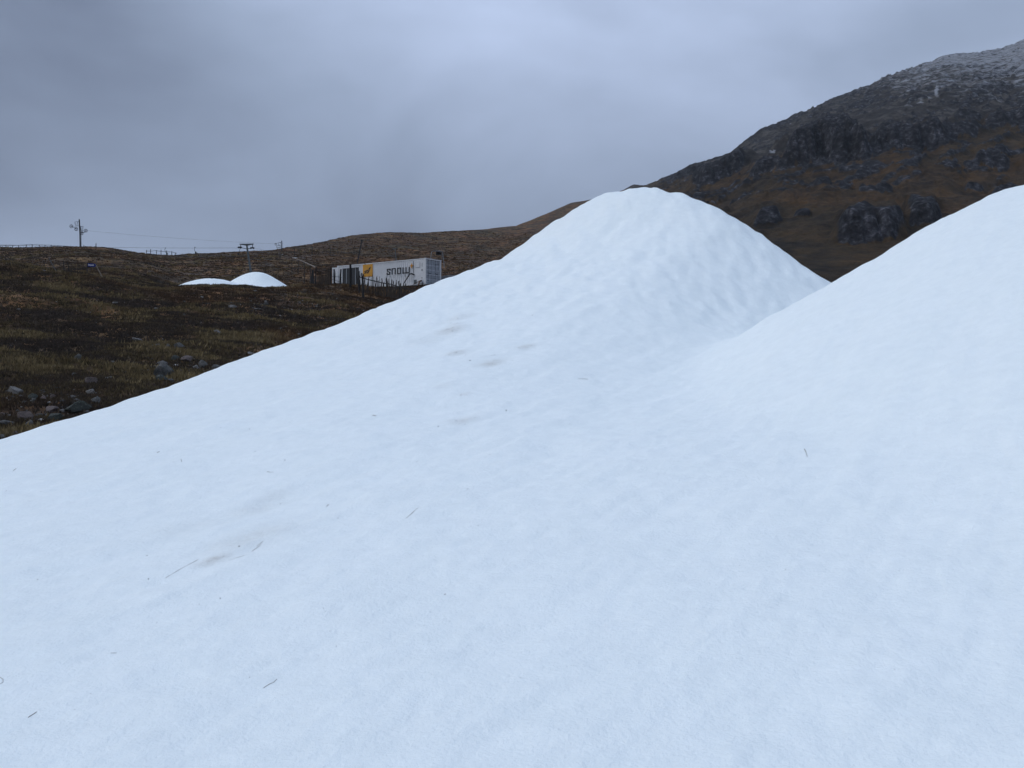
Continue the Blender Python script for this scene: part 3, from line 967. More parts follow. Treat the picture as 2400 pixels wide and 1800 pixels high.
        for f in (.3, .72):
            wb = w0 + (w1 - w0) * f
            mb = MB(); mb.tube([p(.022, wb, .05), p(.022, wb, CH - .06)], .018, 8); mb.build('lock_rod', MT['galvanised'], d)
            for zc in (.22, .9, 1.7, CH - .24):
                mb = MB(); pbox(mb, .008, .05, wb - .045, wb + .045, zc - .04, zc + .04); mb.build('rod_bracket', MT['galvanised'], d)
            mb = MB(); mb.bar(p(.0, wb - .03, 1.16), p(.0, wb + .28 * (1 if f < .5 else -1), 1.10), .035); mb.build('lock_handle', MT['steel_dark'], d)
        we = w0 if k == 0 else w1
        for i in range(4):
            zc = .4 + i * .6
            mb = MB(); pbox(mb, .01, .06, we - .03, we + .03, zc - .06, zc + .06); mb.build('hinge', MT['white_paint'], d)
    for k, (w_, z_, a, b) in enumerate(((.45, .42, .16, .08), (1.65, 2.1, .26, .05), (1.65, 1.95, .2, .05), (2.0, 2.15, .2, .07), (1.6, 1.55, .12, .05), (1.6, 1.45, .12, .05))):
        mb = MB(); pbox(mb, .036, .0445, w_ - a / 2, w_ + a / 2, z_ - b / 2, z_ + b / 2); mb.build('door_marking', MT['black_print'] if k == 0 else MT['timber_grey'], root)
    return root


def s_of(px):
    """distance along the container side seen at this column"""
    u = (px - 1200) / F
    # CP + A*s : (CP.x + A.x s) = u (CP.y + A.y s)
    return (u * CP.y - CP.x) / (CA.x - u * CA.y)


def depth_of(px): return CP.y + CA.y * s_of(px)


container()

# second white unit behind the far end
def shed():
    s0 = CL + .25
    o = CP + CA * s0 + CB * 1.2
    top = (HR - 625.2) / F * (o.y)
    root = empty('storage_unit', (o.x, o.y, top - 2.45), 0, label='lower white storage unit behind the far end of the lettered container', category='container')
    L = 1.75; H = 2.45; Wd = 2.4
    mb = MB(); pts = []; s = 0
    while s < L:
        for ds, dw in ((0, 0), (.07, 0), (.138, 1), (.208, 1)):
            if s + ds < L: pts.append((s + ds, .036 * dw))
        s += .278
    pts.append((L, pts[-1][1]))
    for (a, wa), (b, wb) in zip(pts[:-1], pts[1:]):
        mb.add([CA * a + CB * wa, CA * b + CB * wb, CA * b + CB * wb + Vector((0, 0, H - .1)), CA * a + CB * wa + Vector((0, 0, H - .1))], [(0, 1, 2, 3)])
    mb.build('side_panel', MT['white_paint'], root)
    mb = MB(); c = CA * (L / 2) + CB * (Wd / 2) + Vector((0, 0, H - .05)); rot = Matrix.Rotation(math.atan2(CA.y, CA.x), 3, 'Z')
    mb.box(c, (L + .06, Wd, .098), rot); mb.build('roof', MT['white_paint'], root)
    mb = MB(); mb.box(CA * (L - .03) + CB * (Wd / 2) + Vector((0, 0, H / 2 - .05)), (.05, Wd - .1, H - .11), rot); mb.build('end_panel', MT['white_paint'], root)


shed()

# ------------------------------------------------------------------ hoses by the container
def side_pt(px, row, off=.12):
    s = s_of(px); b = CP + CA * s - CB * off
    return Vector((b.x, b.y, (HR - row) / F * b.y))


mb = MB(); mb.tube([side_pt(971, 643.8, .0), side_pt(967.5, 641.4, .2), side_pt(964.5, 642.2, .3), side_pt(961.5, 649, .35), side_pt(958.6, 657, .5), side_pt(957.6, 664, .7), side_pt(957.6, 672, .8)], [.065, .07, .07, .062, .055, .05, .05], 10)
mb.build('drain_hose', MT['rubber'], label='bent black hose leaving the side of the white container', category='hose')
mb = MB(); mb.tube([side_pt(988, 657.5, 0), side_pt(989.3, 658.5, .3), side_pt(990.3, 662, .5), side_pt(990.6, 668, .6), side_pt(990.8, 676, .7)], .075, 10)
mb.build('supply_hose', MT['rust'], label='short rusty brown hose hanging from the lowest port of the white container', category='hose')
mb = MB(); mb.tube([side_pt(985, 659, .1), side_pt(981.5, 662.5, .4), side_pt(978.5, 667, .6)], .03, 8)
mb.build('thin_hose', MT['rust'], label='thin reddish hose slanting down beside the rusty brown hose', category='hose')

# ------------------------------------------------------------------ posts and paling fences
def gp(x, y): return float(ground_z(x, y)[0])


def post(px, row_base, row_top, w_px, mat, label, lean=(0, 0), name='timber_post', round_=False, group=None):
    x, y = pick(px, row_base); z = gp(x, y)
    h = (row_base - row_top) / F * y; w = w_px / F * y
    mb = MB()
    top = Vector((lean[0] * h, lean[1] * h, h))
    mb.tube([Vector((0, 0, -.3)), top * .5, top], [w / 2, w / 2 * .97, w / 2 * .9], 10)
    o = mb.build(name, mat, label=label, category='post'); o.location = (x, y, z)
    if group: o['group'] = group
    return o


post(821.3, 673, 620, 5.6, MT['timber_dark'], 'tall thick black timber post standing in front of the container openings', (.0, 0), round_=True)
mb = None
PICKET = {}


def picket_mesh(k):
    if k not in PICKET:
        r2 = random.Random(k); mb = MB()
        w = .5; pts = [Vector((0, 0, -.12)), Vector((r2.uniform(-.03, .03), 0, .5)), Vector((r2.uniform(-.05, .05), 0, 1.0))]
        mb.tube(pts, [1, 1, .7], 6)
        PICKET[k] = mb.mesh('picket')
    return PICKET[k]


def fence(label, stations, height, pitch, thick, mat, posts=(), rails=(), lean=.08, jitter=.15, post_r=.06, seed=1, gaps=0.0, post_over=1.12, name='paling_fence', group=None):
    """stations: list of (x, y) in plan; pickets on the ground between them; rails as heights (fraction at start, fraction at end)"""
    r2 = random.Random(seed)
    P = [Vector((a, b, gp(a, b))) for a, b in stations]
    seg = [(P[i + 1] - P[i]).length for i in range(len(P) - 1)]; L = sum(seg)

    def at(d):
        for i, s in enumerate(seg):
            if d <= s or i == len(seg) - 1:
                q = P[i].lerp(P[i + 1], min(max(d / s, 0), 1)); return Vector((q.x, q.y, gp(q.x, q.y)))
            d -= s
    H = height if callable(height) else (lambda f: height)
    root = empty(name, P[0], 0, label=label, category='fence')
    if group: root['group'] = group
    o0 = P[0]
    d = 0; i = 0
    while d < L:
        if r2.random() >= gaps:
            q = at(d); h = H(d / L) * (1 + r2.uniform(-jitter, jitter * .5))
            o = link('picket', picket_mesh(r2.randrange(8)), mat, root)
            o.data.materials.clear() if False else None
            o.location = q - o0
            o.rotation_euler = (r2.gauss(0, lean * .6), r2.gauss(0, lean), r2.uniform(0, 6))
            o.scale = (thick * r2.uniform(.7, 1.3), thick * r2.uniform(.7, 1.3), h)
        d += pitch * r2.uniform(.75, 1.3); i += 1
    for f in posts:
        q = at(f * L); mb = MB(); h = H(f) * post_over
        mb.tube([(0, 0, -.3), (r2.uniform(-.05, .05), 0, h * .5), (r2.uniform(-.1, .1), 0, h)], [post_r, post_r, post_r * .9], 8)
        o = mb.build('post', MT['timber_dark'], root); o.location = q - o0
    for f0, f1 in rails:
        mb = MB(); n = 12; pts = []
        for k in range(n + 1):
            q = at(k / n * L); pts.append(q - o0 + Vector((0, -.03, H(k / n) * (f0 + (f1 - f0) * k / n))))
        mb.tube(pts, thick * 1.3, 6); mb.build('rail', MT['timber_dark'], root)
    return root


def pw(px, y): return ((px - 1200) / F * y, y)


for m_ in range(8): picket_mesh(m_).materials.append(MT['timber_brown'])
fence('slumped brown paling fence dropping along the bank in front of the lettered container', [pick(842, 684), pick(875, 690), pick(905, 697), pick(945, 706), pick(1000, 716)],
      lambda f: 1.45 - .30 * f, .13, .028, MT['timber_brown'], (.0, .3, .62), ((.80, .78),), .12, .22, .05, 3)
fence('dense upright brown paling fence left of the white containers', [pw(739, 80), pw(757, 80.5), pw(774, 80)],
      1.68, .045, .017, MT['timber_brown'], (0, 1), ((.8, .85),), .03, .06, .05, 5, post_over=1.08)
fence('open dark paling fence in front of the lower white storage unit', [pw(775, 80), pw(790, 80), pw(803, 79.5)],
      1.35, .14, .014, MT['timber_brown'], (.25, .72), ((.72, .66), (.52, .30)), .05, .25, .075, 7, post_over=1.2)
post(727, 665, 655, 3.5, MT['timber_dark'], 'short dark stub post left of the dark posts by the brown fence')
post(729.5, 666, 638, 6, MT['timber_dark'], 'broad dark post leaning right beside the brown paling fence', (.12, 0))
post(734.5, 666, 633, 4.5, MT['timber_dark'], 'slim dark post between the broad dark post and the brown fence', (-.05, 0))
post(849, 698, 642, 3.0, MT['timber_dark'], 'first dark post at the upper end of the slumped fence', (.05, 0))
post(853.5, 699, 640, 3.4, MT['timber_dark'], 'second dark post leaning left at the upper end of the slumped fence', (-.10, 0))
post(844.5, 688, 646, 2.4, MT['timber_dark'], 'thin dark post leaning left beside the container openings', (-.22, 0))
post(990, 700, 662, 2.4, MT['timber_brown'], 'thin brown post below the rusty hose of the container')

# pale handrail running down the hill to the brown fence
pts = []
for px, row, y in ((684, 603.5, 150), (699, 608, 132), (713, 614, 112), (727, 620.5, 95), (740, 626.5, 81)):
    pts.append(Vector(((px - 1200) / F * y, y, (HR - row) / F * y)))
root = empty('handrail', pts[0], 0, label='pale timber handrail running down the hillside to the brown fence', category='handrail')
for i in range(4):
    mb = MB(); mb.bar(pts[i] - pts[0], pts[i + 1] - pts[0] - (pts[i + 1] - pts[i]) * .03, .11, .07); mb.build('rail', MT['timber_pale'], root)
for q in pts:
    mb = MB(); g = gp(q.x, q.y); mb.bar(Vector((q.x, q.y + .08, min(g, q.z - .3) - .2)) - pts[0], Vector((q.x, q.y + .08, q.z - .05)) - pts[0], .09); mb.build('post', MT['timber_brown'], root)

# marker poles leaning on the slope
for (a, b, lab) in (((665, 633, 679, 645), 118, 'thin pale stake leaning left on the slope, nearest the peaked far snow mound'), ((681, 633, 692, 643), 118, 'second thin pale stake leaning on the slope, right of the first'),
                    ((712, 632, 722, 641), 116, 'third thin pale stake leaning on the slope near the dark posts'), ((681, 616, 686, 621), 140, 'small pale stake below the handrail top')):
    x0, y0 = pick(a[2], a[3]); z0 = gp(x0, y0); tp = Vector(((a[0] - 1200) / F * (y0 - .4), y0 - .4, (HR - a[1]) / F * (y0 - .4)))
    mb = MB(); mb.bar(Vector((0, 0, -.15)), tp - Vector((x0, y0, z0)), .055); o = mb.build('stake', MT['timber_grey'], label=lab, category='stake'); o.location = (x0, y0, z0)

# ------------------------------------------------------------------ blue sign
def sign():
    x, y = pick(244, 652); z = gp(x, y)
    root = empty('direction_sign', (x, y, z), 0, label='small blue arrow sign with white lettering on a leaning pale post', category='sign')
    k = y / F
    top = Vector(((225 - 244) * k, 0, (652 - 622) * k))
    mb = MB(); mb.bar((0, 0, -.25), top, .075, .075); mb.build('post', MT['timber_pale'], root)
    Wd = 19 * k; Hh = 8 * k; c = Vector(((216.5 - 244) * k, -.09, (652 - 622) * k))
    pl = [(-Wd / 2, -Hh / 2), (Wd / 2 - Hh * .4, -Hh / 2), (Wd / 2 + .02, 0), (Wd / 2 - Hh * .4, Hh / 2), (-Wd / 2, Hh / 2)]
    rot = Matrix.Rotation(R(3), 3, 'Y')
    mb = MB(); mb.prism(pl, lambda a, b, t: c + (rot @ Vector((a, t, b))), -.012, .012); mb.build('board', MT['sign_blue'], root)
    mb = MB(); r2 = random.Random(4); a = -Wd * .44
    for i in range(9):       # the lettering is too small to read in the photograph: strokes of letter height
        w = Wd * .058; h = Hh * (.30 if i not in (0, 7) else .42)
        mb.prism([(a, -Hh * .16), (a + w, -Hh * .16), (a + w, -Hh * .16 + h), (a, -Hh * .16 + h)], lambda aa, b, t: c + (rot @ Vector((aa, t, b))), -.02, -.0125)
        a += Wd * .078
    mb.build('lettering', MT['sign_white'], root)


sign()
post(226, 617, 608, 1.6, MT['timber_grey'], 'thin grey stake just above the blue arrow sign')
mb = MB()
x, y = pick(125, 638)
for q in ((-.5, 0, 0.05), (0.1, 0, .9)): pass
mb.bar((.25, 0, -.1), (-.28, 0, .85), .05); o = mb.build('stake', MT['timber_grey'], label='grey stake leaning left in the dark hollow at far left', category='stake'); o.location = (x, y, gp(x, y))

# ------------------------------------------------------------------ ski lift
def wheel(mb, c, rad, ax=(0, 1, 0), spokes=5):
    mb.ring(c, ax, rad, rad * .17, 20, 6)
    c = Vector(c)
    for i in range(spokes):
        a = 2 * math.pi * i / spokes + .3
        mb.bar(c, c + Vector((math.cos(a), 0, math.sin(a))) * rad, rad * .09)
    mb.tube([c + Vector((0, -.06, 0)), c + Vector((0, .06, 0))], rad * .22, 8)


def pylon_wheels():
    y = 187.0; k = y / F
    X = lambda px: (px - 187) * k
    Zr = lambda row: (578 - row) * k
    bx = (187 - 1200) * k; bz = (HR - 578) * k
    g = gp(bx, y)
    root = empty('lift_pylon', (bx, y, g), 0, label='tall dark lift pylon with four spoked wheels on the left skyline', category='lift pylon', group='ski lift pylons')
    off = Vector((0, 0, bz - g))
    mb = MB(); mb.tube([Vector((X(188.6), 0, -1.0)), Vector((X(187.6), 0, Zr(545))) + off, Vector((X(185.6), 0, Zr(514))) + off], [1.75 * k, 1.6 * k, 1.35 * k], 12); mb.build('mast', MT['steel_dark'], root)

    def lines(name, segs, w):
        mb = MB()
        for a, b, c, d in segs: mb.bar(Vector((X(a), -.25, Zr(b))) + off, Vector((X(c), -.25, Zr(d))) + off, w * k)
        mb.build(name, MT['steel_dark'], root)
    lines('upper_bracket', [(185.5, 519.5, 176.5, 521), (176.5, 521, 178.5, 528), (183.5, 521, 181.5, 528), (185.5, 529, 176, 531)], .75)
    lines('lower_bracket', [(187.5, 532, 196, 530.5), (190, 532, 191, 540), (196, 531, 195, 540), (187.5, 542, 197, 540.5), (187.5, 545.5, 199, 545.5)], .75)
    lines('rocker', [(169, 530.5, 176, 534), (176, 534, 184, 535.5), (178, 535, 180, 538)], .9)
    lines('rocker', [(193, 541, 196, 546), (196, 546, 202.5, 542), (188, 545, 196, 546)], .9)
    for cx, cy, rr in ((169, 531, 3.6), (180.5, 537.6, 3.6), (202.8, 541.2, 3.6), (193.6, 547.2, 3.4)):
        mb = MB(); wheel(mb, Vector((X(cx), -.35, Zr(cy))) + off, rr * k); mb.build('wheel', MT['steel_dark'], root)
    mb = MB()
    for i in range(26):
        zz = .4 + i * .3
        if zz > Zr(530) + off.z: break
        mb.bar((X(189.4), -.1, zz), (X(192), -.1, zz), .03)
    mb.bar((X(192), -.1, .1), (X(191), -.1, Zr(532) + off.z), .035); mb.build('ladder', MT['steel_dark'], root)


pylon_wheels()


def pylon_t(px_top, row_top, px_base, row_base, y, width_px, label, mat, detail=True):
    k = y / F
    xt = (px_top - 1200) * k; zt = (HR - row_top) * k
    xb = (px_base - 1200) * k; g = gp(xb, y)
    root = empty('lift_pylon', (xb, y, g), 0, label=label, category='lift pylon', group='ski lift pylons')
    T = Vector((xt - xb, 0, zt - g)); Wd = width_px * k
    dn = Vector((xb - xt, 0, (HR - row_base) * k - zt)).normalized()
    base = T + dn * ((T.z + .5) / max(-dn.z, .2))
    mb = MB(); mb.tube([base, T - Vector((0, 0, 1.2 * k))], [Wd * .085, Wd * .062], 12); mb.build('mast', mat, root)
    mb = MB(); mb.prism([(-.5 * Wd, 0), (.5 * Wd, .02 * Wd), (.5 * Wd, -.035 * Wd), (.12 * Wd, -.12 * Wd), (-.12 * Wd, -.12 * Wd), (-.5 * Wd, -.045 * Wd)], lambda a, b, t: T + Vector((a, t, b)), -.07, .07)
    mb.build('cross_arm', mat, root)
    if detail:
        for sx, rows in ((-.44, ((0, -.01), (.05, -.14), (-.02, -.24))), (.42, ((0, -.01), (.02, -.14), (.0, -.28)))):
            mb = MB(); q = [T + Vector((Wd * (sx + a), -.09, Wd * b)) for a, b in rows]
            mb.tube(q, .05, 6); mb.build('hanger', MT['steel_dark'], root)
            e = q[-1]
            mb = MB(); mb.box(e + Vector((.0, 0, -.02)), (Wd * .28, .16, Wd * .085)); mb.build('sheave_box', MT['steel_dark'], root)
            for s2 in (-.09, .09):
                mb = MB(); mb.tube([e + Vector((Wd * s2, -.12, -.04 * Wd)), e + Vector((Wd * s2, .0, -.04 * Wd))], Wd * .055, 12); mb.build('sheave', MT['steel_dark'], root)
            mb = MB(); mb.bar(e + Vector((-Wd * .02 * (1 if sx > 0 else -1), 0, -.03 * Wd)), Vector((T.x, -.09, 0)) + Vector((0, 0, T.z - Wd * .36)), .07); mb.build('stay', MT['steel_dark'], root)
    else:
        mb = MB(); mb.box(T + Vector((-Wd * .36, -.09, -Wd * .2)), (Wd * .22, .12, Wd * .12)); mb.build('sheave_box', MT['steel_dark'], root)
        mb = MB(); mb.box(T + Vector((Wd * .36, -.09, -Wd * .2)), (Wd * .22, .12, Wd * .12)); mb.build('sheave_box', MT['steel_dark'], root)
    return root


pylon_t(578, 571.5, 589, 645, 128, 33, 'grey lift pylon with a cross arm leaning left above the peaked far snow mound', MT['steel_grey'])
pylon_t(925.5, 581.5, 928.5, 607, 160, 14, 'short grey lift pylon with a small cross arm showing over the container roof', MT['steel_grey'], False)


def pylon_small():
    y = 214.0; k = y / F; px0, r0 = 660.3, 612
    bx = (px0 - 1200) * k; g = gp(bx, y)
    root = empty('lift_pylon', (bx, y, g), 0, label='slim dark lift pylon with one wheel bracket on the hillside above the handrail', category='lift pylon', group='ski lift pylons')
    off = Vector((0, 0, (HR - r0) * k - g)); X = lambda px: (px - px0) * k; Zr = lambda r_: (r0 - r_) * k
    mb = MB(); mb.tube([Vector((0, 0, -.6)), Vector((0, 0, Zr(564))) + off], [1.05 * k, .95 * k], 10); mb.build('mast', MT['steel_dark'], root)
    mb = MB()
    for a, b, c, d in ((660, 568, 652, 569.5), (652, 569.5, 654, 576), (658, 569, 656, 576), (660, 576.5, 650, 576), (650, 576, 649, 580.5), (657, 576, 657, 580.5), (660, 580, 649, 580.8)):
        mb.bar(Vector((X(a), -.2, Zr(b))) + off, Vector((X(c), -.2, Zr(d))) + off, .7 * k)
    mb.build('bracket', MT['steel_dark'], root)
    mb = MB(); wheel(mb, Vector((X(647.2), -.25, Zr(572.6))) + off, 2.4 * k); mb.build('wheel', MT['steel_dark'], root)
    mb = MB(); mb.bar(Vector((X(663), 0, .2)), Vector((X(662.6), 0, Zr(566))) + off, .035); mb.build('ladder', MT['steel_dark'], root)


pylon_small()


def lean_pole():
    y = 165.0; k = y / F; x0 = (838.5 - 1200) * k; z0 = gp(x0, y); tp = Vector(((848 - 838.5) * k, 0, (HR - 565) * k - z0)); bt = Vector((0, 0, (HR - 611) * k - z0))
    root = empty('lift_pylon', (x0, y, z0), 0, label='thin dark pole with a lamp-like head leaning right behind the container roof', category='pole')
    mb = MB(); mb.tube([bt - (tp - bt) * .2, tp], [.13, .10], 8); mb.build('mast', MT['steel_dark'], root)
    mb = MB(); mb.box(tp + Vector((0, 0, .08)), (.36, .3, .26), Matrix.Rotation(.5, 3, 'Y')); mb.build('head', MT['steel_dark'], root)


lean_pole()


def portal():
    y = 150.0; k = y / F
    x0 = (1025 - 1200) * k; g = gp(x0, y)
    root = empty('lift_portal', (x0, y, g), 0, label='thin grey steel portal frame holding a dark drive unit behind the container door end', category='lift frame')
    Q = lambda px, row, dy=0: Vector(((px - 1025) * k, dy, (HR - row) * k - g))
    for a in ([Q(1008.6, 628), Q(1009.5, 604), Q(1011.5, 591), Q(1013.5, 588.6)], [Q(1041.5, 628), Q(1039, 604), Q(1037.4, 591), Q(1035.5, 588.6)]):
        mb = MB(); mb.tube(a, .055, 8); mb.build('leg', MT['galvanised'], root)
    mb = MB(); mb.tube([Q(1013.5, 588.6), Q(1035.5, 588.6)], .055, 8); mb.build('cross_beam', MT['galvanised'], root)
    mb = MB(); mb.tube([Q(1035, 612, .5), Q(1036.2, 592, .3)], .045, 8); mb.build('brace', MT['galvanised'], root)
    mb = MB(); c = Q(1028, 595, .1); mb.box(c, (12 * k, .6, 5 * k)); mb.box(c + Vector((0, 0, 3.4 * k)), (7 * k, .5, 1.6 * k)); mb.build('drive_unit', MT['steel_dark'], root)
    mb = MB(); mb.tube([Q(1028, 592.2, -.3), Q(1028, 592.2, -.3) + Vector((0, 0, .12))], 6.5 * k, 18); mb.build('drive_wheel', MT['steel_dark'], root)


portal()


def cable(label, pts, rad, sag=0.0):
    P = [Vector(((px - 1200) / F * y, y, (HR - row) / F * y)) for px, row, y in pts]
    q = []
    for a, b in zip(P[:-1], P[1:]):
        for i in range(12): t = i / 12; v = a.lerp(b, t); v.z -= sag * 4 * t * (1 - t); q.append(v)
    q.append(P[-1]); o = q[0].copy()
    mb = MB(); mb.tube([v - o for v in q], rad, 6); ob = mb.build('haul_cable', MT['steel_dark'], label=label, category='cable'); ob.location = o


cable('thin dark haul cable running left along the skyline from the leaning grey pylon', [(-60, 571, 150), (560, 581, 128)], .016, .25)
cable('thin dark cable slanting down from the tall wheeled pylon to the slim dark pylon', [(203, 540.5, 186.5), (648, 571.5, 213.6)], .014, .3)
cable('thin dark cable running from the leaning grey pylon down to the right', [(593, 581, 128), (700, 592, 138), (925, 585, 160)], .012, .2)


def hanger(px, row0, px1, row1, y, label):
    k = y / F; x0 = (px - 1200) * k; z0 = (HR - row0) * k
    root = empty('tow_hanger', (x0, y, z0), 0, label=label, category='tow hanger', group='tow hangers on the cable')
    e = Vector(((px1 - px) * k, 0, (row0 - row1) * k))
    mb = MB(); mb.tube([(0, 0, 0), (-1.6 * k, 0, e.z * .35), (-.6 * k, 0, e.z * .68), e], .03, 6); mb.build('rod', MT['steel_dark'], root)
    mb = MB(); mb.tube([e + Vector((0, 0, .12)), e + Vector((.02, 0, -.05)), e + Vector((.05, 0, -.2))], [.07, .15, .09], 8); mb.build('spool', MT['steel_dark'], root)
    mb = MB(); mb.box((0, 0, .02), (.12, .08, .1)); mb.build('grip', MT['steel_dark'], root)


hanger(457, 580, 458.6, 591.5, 132, 'bent dark tow hanger on the cable standing clear against the sky')
hanger(388, 581.3, 391, 594, 135, 'bent dark tow hanger beside the posts of the far wire fence')
hanger(563, 582.5, 558.5, 595, 128, 'small dark tow hanger dangling below the left sheaves of the grey pylon')

# skyline fences
def sky_fence(label, data, y, rail_rows, group):
    k = y / F; x0 = (data[0][0] - 1200) * k; g0 = gp(x0, y)
    root = empty('skyline_fence', (x0, y, g0), 0, label=label, category='fence')
    o = Vector((x0, y, g0))
    for px, top in data:
        x = (px - 1200) * k; g = gp(x, y)
        mb = MB(); mb.bar(Vector((x, y, g - .3)) - o, Vector((x, y, (HR - top) * k)) - o, .105); mb.build('post', MT['timber_dark'], root)
    for rows in rail_rows:
        mb = MB(); mb.tube([Vector(((px - 1200) * k, y - .06, (HR - r_) * k)) - o for px, r_ in rows], .045, 6); mb.build('rail', MT['timber_dark'], root)


sky_fence('low dark post and rail fence along the skyline at far left', [(-16, 575), (0, 576), (14, 574.5), (30, 574.8), (44, 574.4), (61.5, 573.5), (75.4, 572.8), (92, 573.6), (105.5, 573.8), (120, 574), (136, 575), (150, 576.5)], 183,
          [[(-16, 576.4), (14, 575.3), (44, 575), (61, 574), (75, 573.4), (92, 574), (120, 574.8), (136, 575.6), (160, 577.2)]], None)
sky_fence('dark wire fence with tall posts in the skyline dip right of the tall pylon', [(343.4, 586), (353, 584), (366.7, 586.5), (377.4, 585.2), (390.7, 587), (402.6, 589), (411, 592)], 200,
          [[(343, 588.4), (353, 588.6), (365, 587.6), (378, 589), (391, 590.3), (403, 590.6), (415, 594)]], None)
post(225, 583, 570, 1.9, MT['timber_dark'], 'single upright dark post on the skyline right of the tall pylon')
post(197.5, 580, 574.5, 1.6, MT['timber_dark'], 'tiny dark stub post on the skyline just right of the tall pylon', (-.2, 0))

# faint paling snow fences in the hollow at the left
for m_ in range(8): pass
fence('faint brown paling fence standing in the hollow at the far left', [pw(45, 96), pw(95, 97), pw(150, 96)], 1.15, .42, .013, MT['timber_brown'], (0, .5, 1), (), .05, .2, .045, 11)
fence('faint brown paling fence just left of the blue sign', [pw(160, 92), pw(205, 93)], 1.1, .3, .013, MT['timber_brown'], (0, 1), (), .05, .2, .045, 12)
fence('dark row of old fence pickets on the far slope behind the container roof', [pw(690, 186), pw(740, 188), pw(800, 190), pw(830, 190)], 1.5, .75, .03, MT['timber_brown'], (0, .3, .6, 1), (), .05, .2, .06, 13)

# gravel bank right of the container
def gravel_bank():
    c = CP + CB * 4.6 + CA * (-.5)
    g = gp(c.x, c.y); V = []; n = 22; fs = []
    for i in range(n):
        for j in range(n):
            a = (i / (n - 1) - .5) * 2; b = (j / (n - 1) - .5) * 2
            h = max(0, 1 - (a * a) ** 1.6) * max(0, 1 - (b * b) ** 1.4) * 1.35
            h += .12 * float(gnoise(np.array([a * 4.]), np.array([b * 4.]), 4)[0]) * (h > 0.02)
            V.append((a * 3.6, b * 1.8, h - .15))
    fs = [(i * n + j, (i + 1) * n + j, (i + 1) * n + j + 1, i * n + j + 1) for i in range(n - 1) for j in range(n - 1)]
    mb = MB(); mb.add(V, fs, True); o = mb.build('gravel_heap', MT['gravel'], label='low grey gravel heap at the right of the container doors', category='gravel heap'); o.location = (c.x, c.y, g)


gravel_bank()

# ------------------------------------------------------------------ boulders
def ico(sub):
    import bmesh
    bm = bmesh.new(); bmesh.ops.create_icosphere(bm, subdivisions=sub, radius=1)
    V = np.array([v.co for v in bm.verts]); Fa = np.array([[v.index for v in f.verts] for f in bm.faces]); bm.free()
    return V, Fa


ICO2, ICO3 = ico(2), ico(3)


def rock_mesh(seed, flat=1.0, big=True, name='boulder'):
    V, Fa = ICO3 if big else ICO2
    V = V.copy(); g = np.random.default_rng(seed)
    for _ in range(13):         # chop with planes for an angular, weathered block
        n = g.normal(size=3); n /= np.linalg.norm(n); d = g.uniform(.36, .74)
        t = V @ n - d; V = V - np.outer(np.maximum(t, 0) * .985, n)
    r_ = 1 + .07 * fbm(V[:, 0] * 1.3 + seed, V[:, 1] * 1.3 + V[:, 2] * 1.7, 3, seed) + .035 * fbm(V[:, 0] * 5 + V[:, 2] * 3 + seed, V[:, 1] * 5 - V[:, 2] * 4, 3, seed + 5)
    V = V * r_[:, None]
    V = V / np.abs(V[:, :3]).max(0)
    return fast_mesh(name, V, Fa, False)


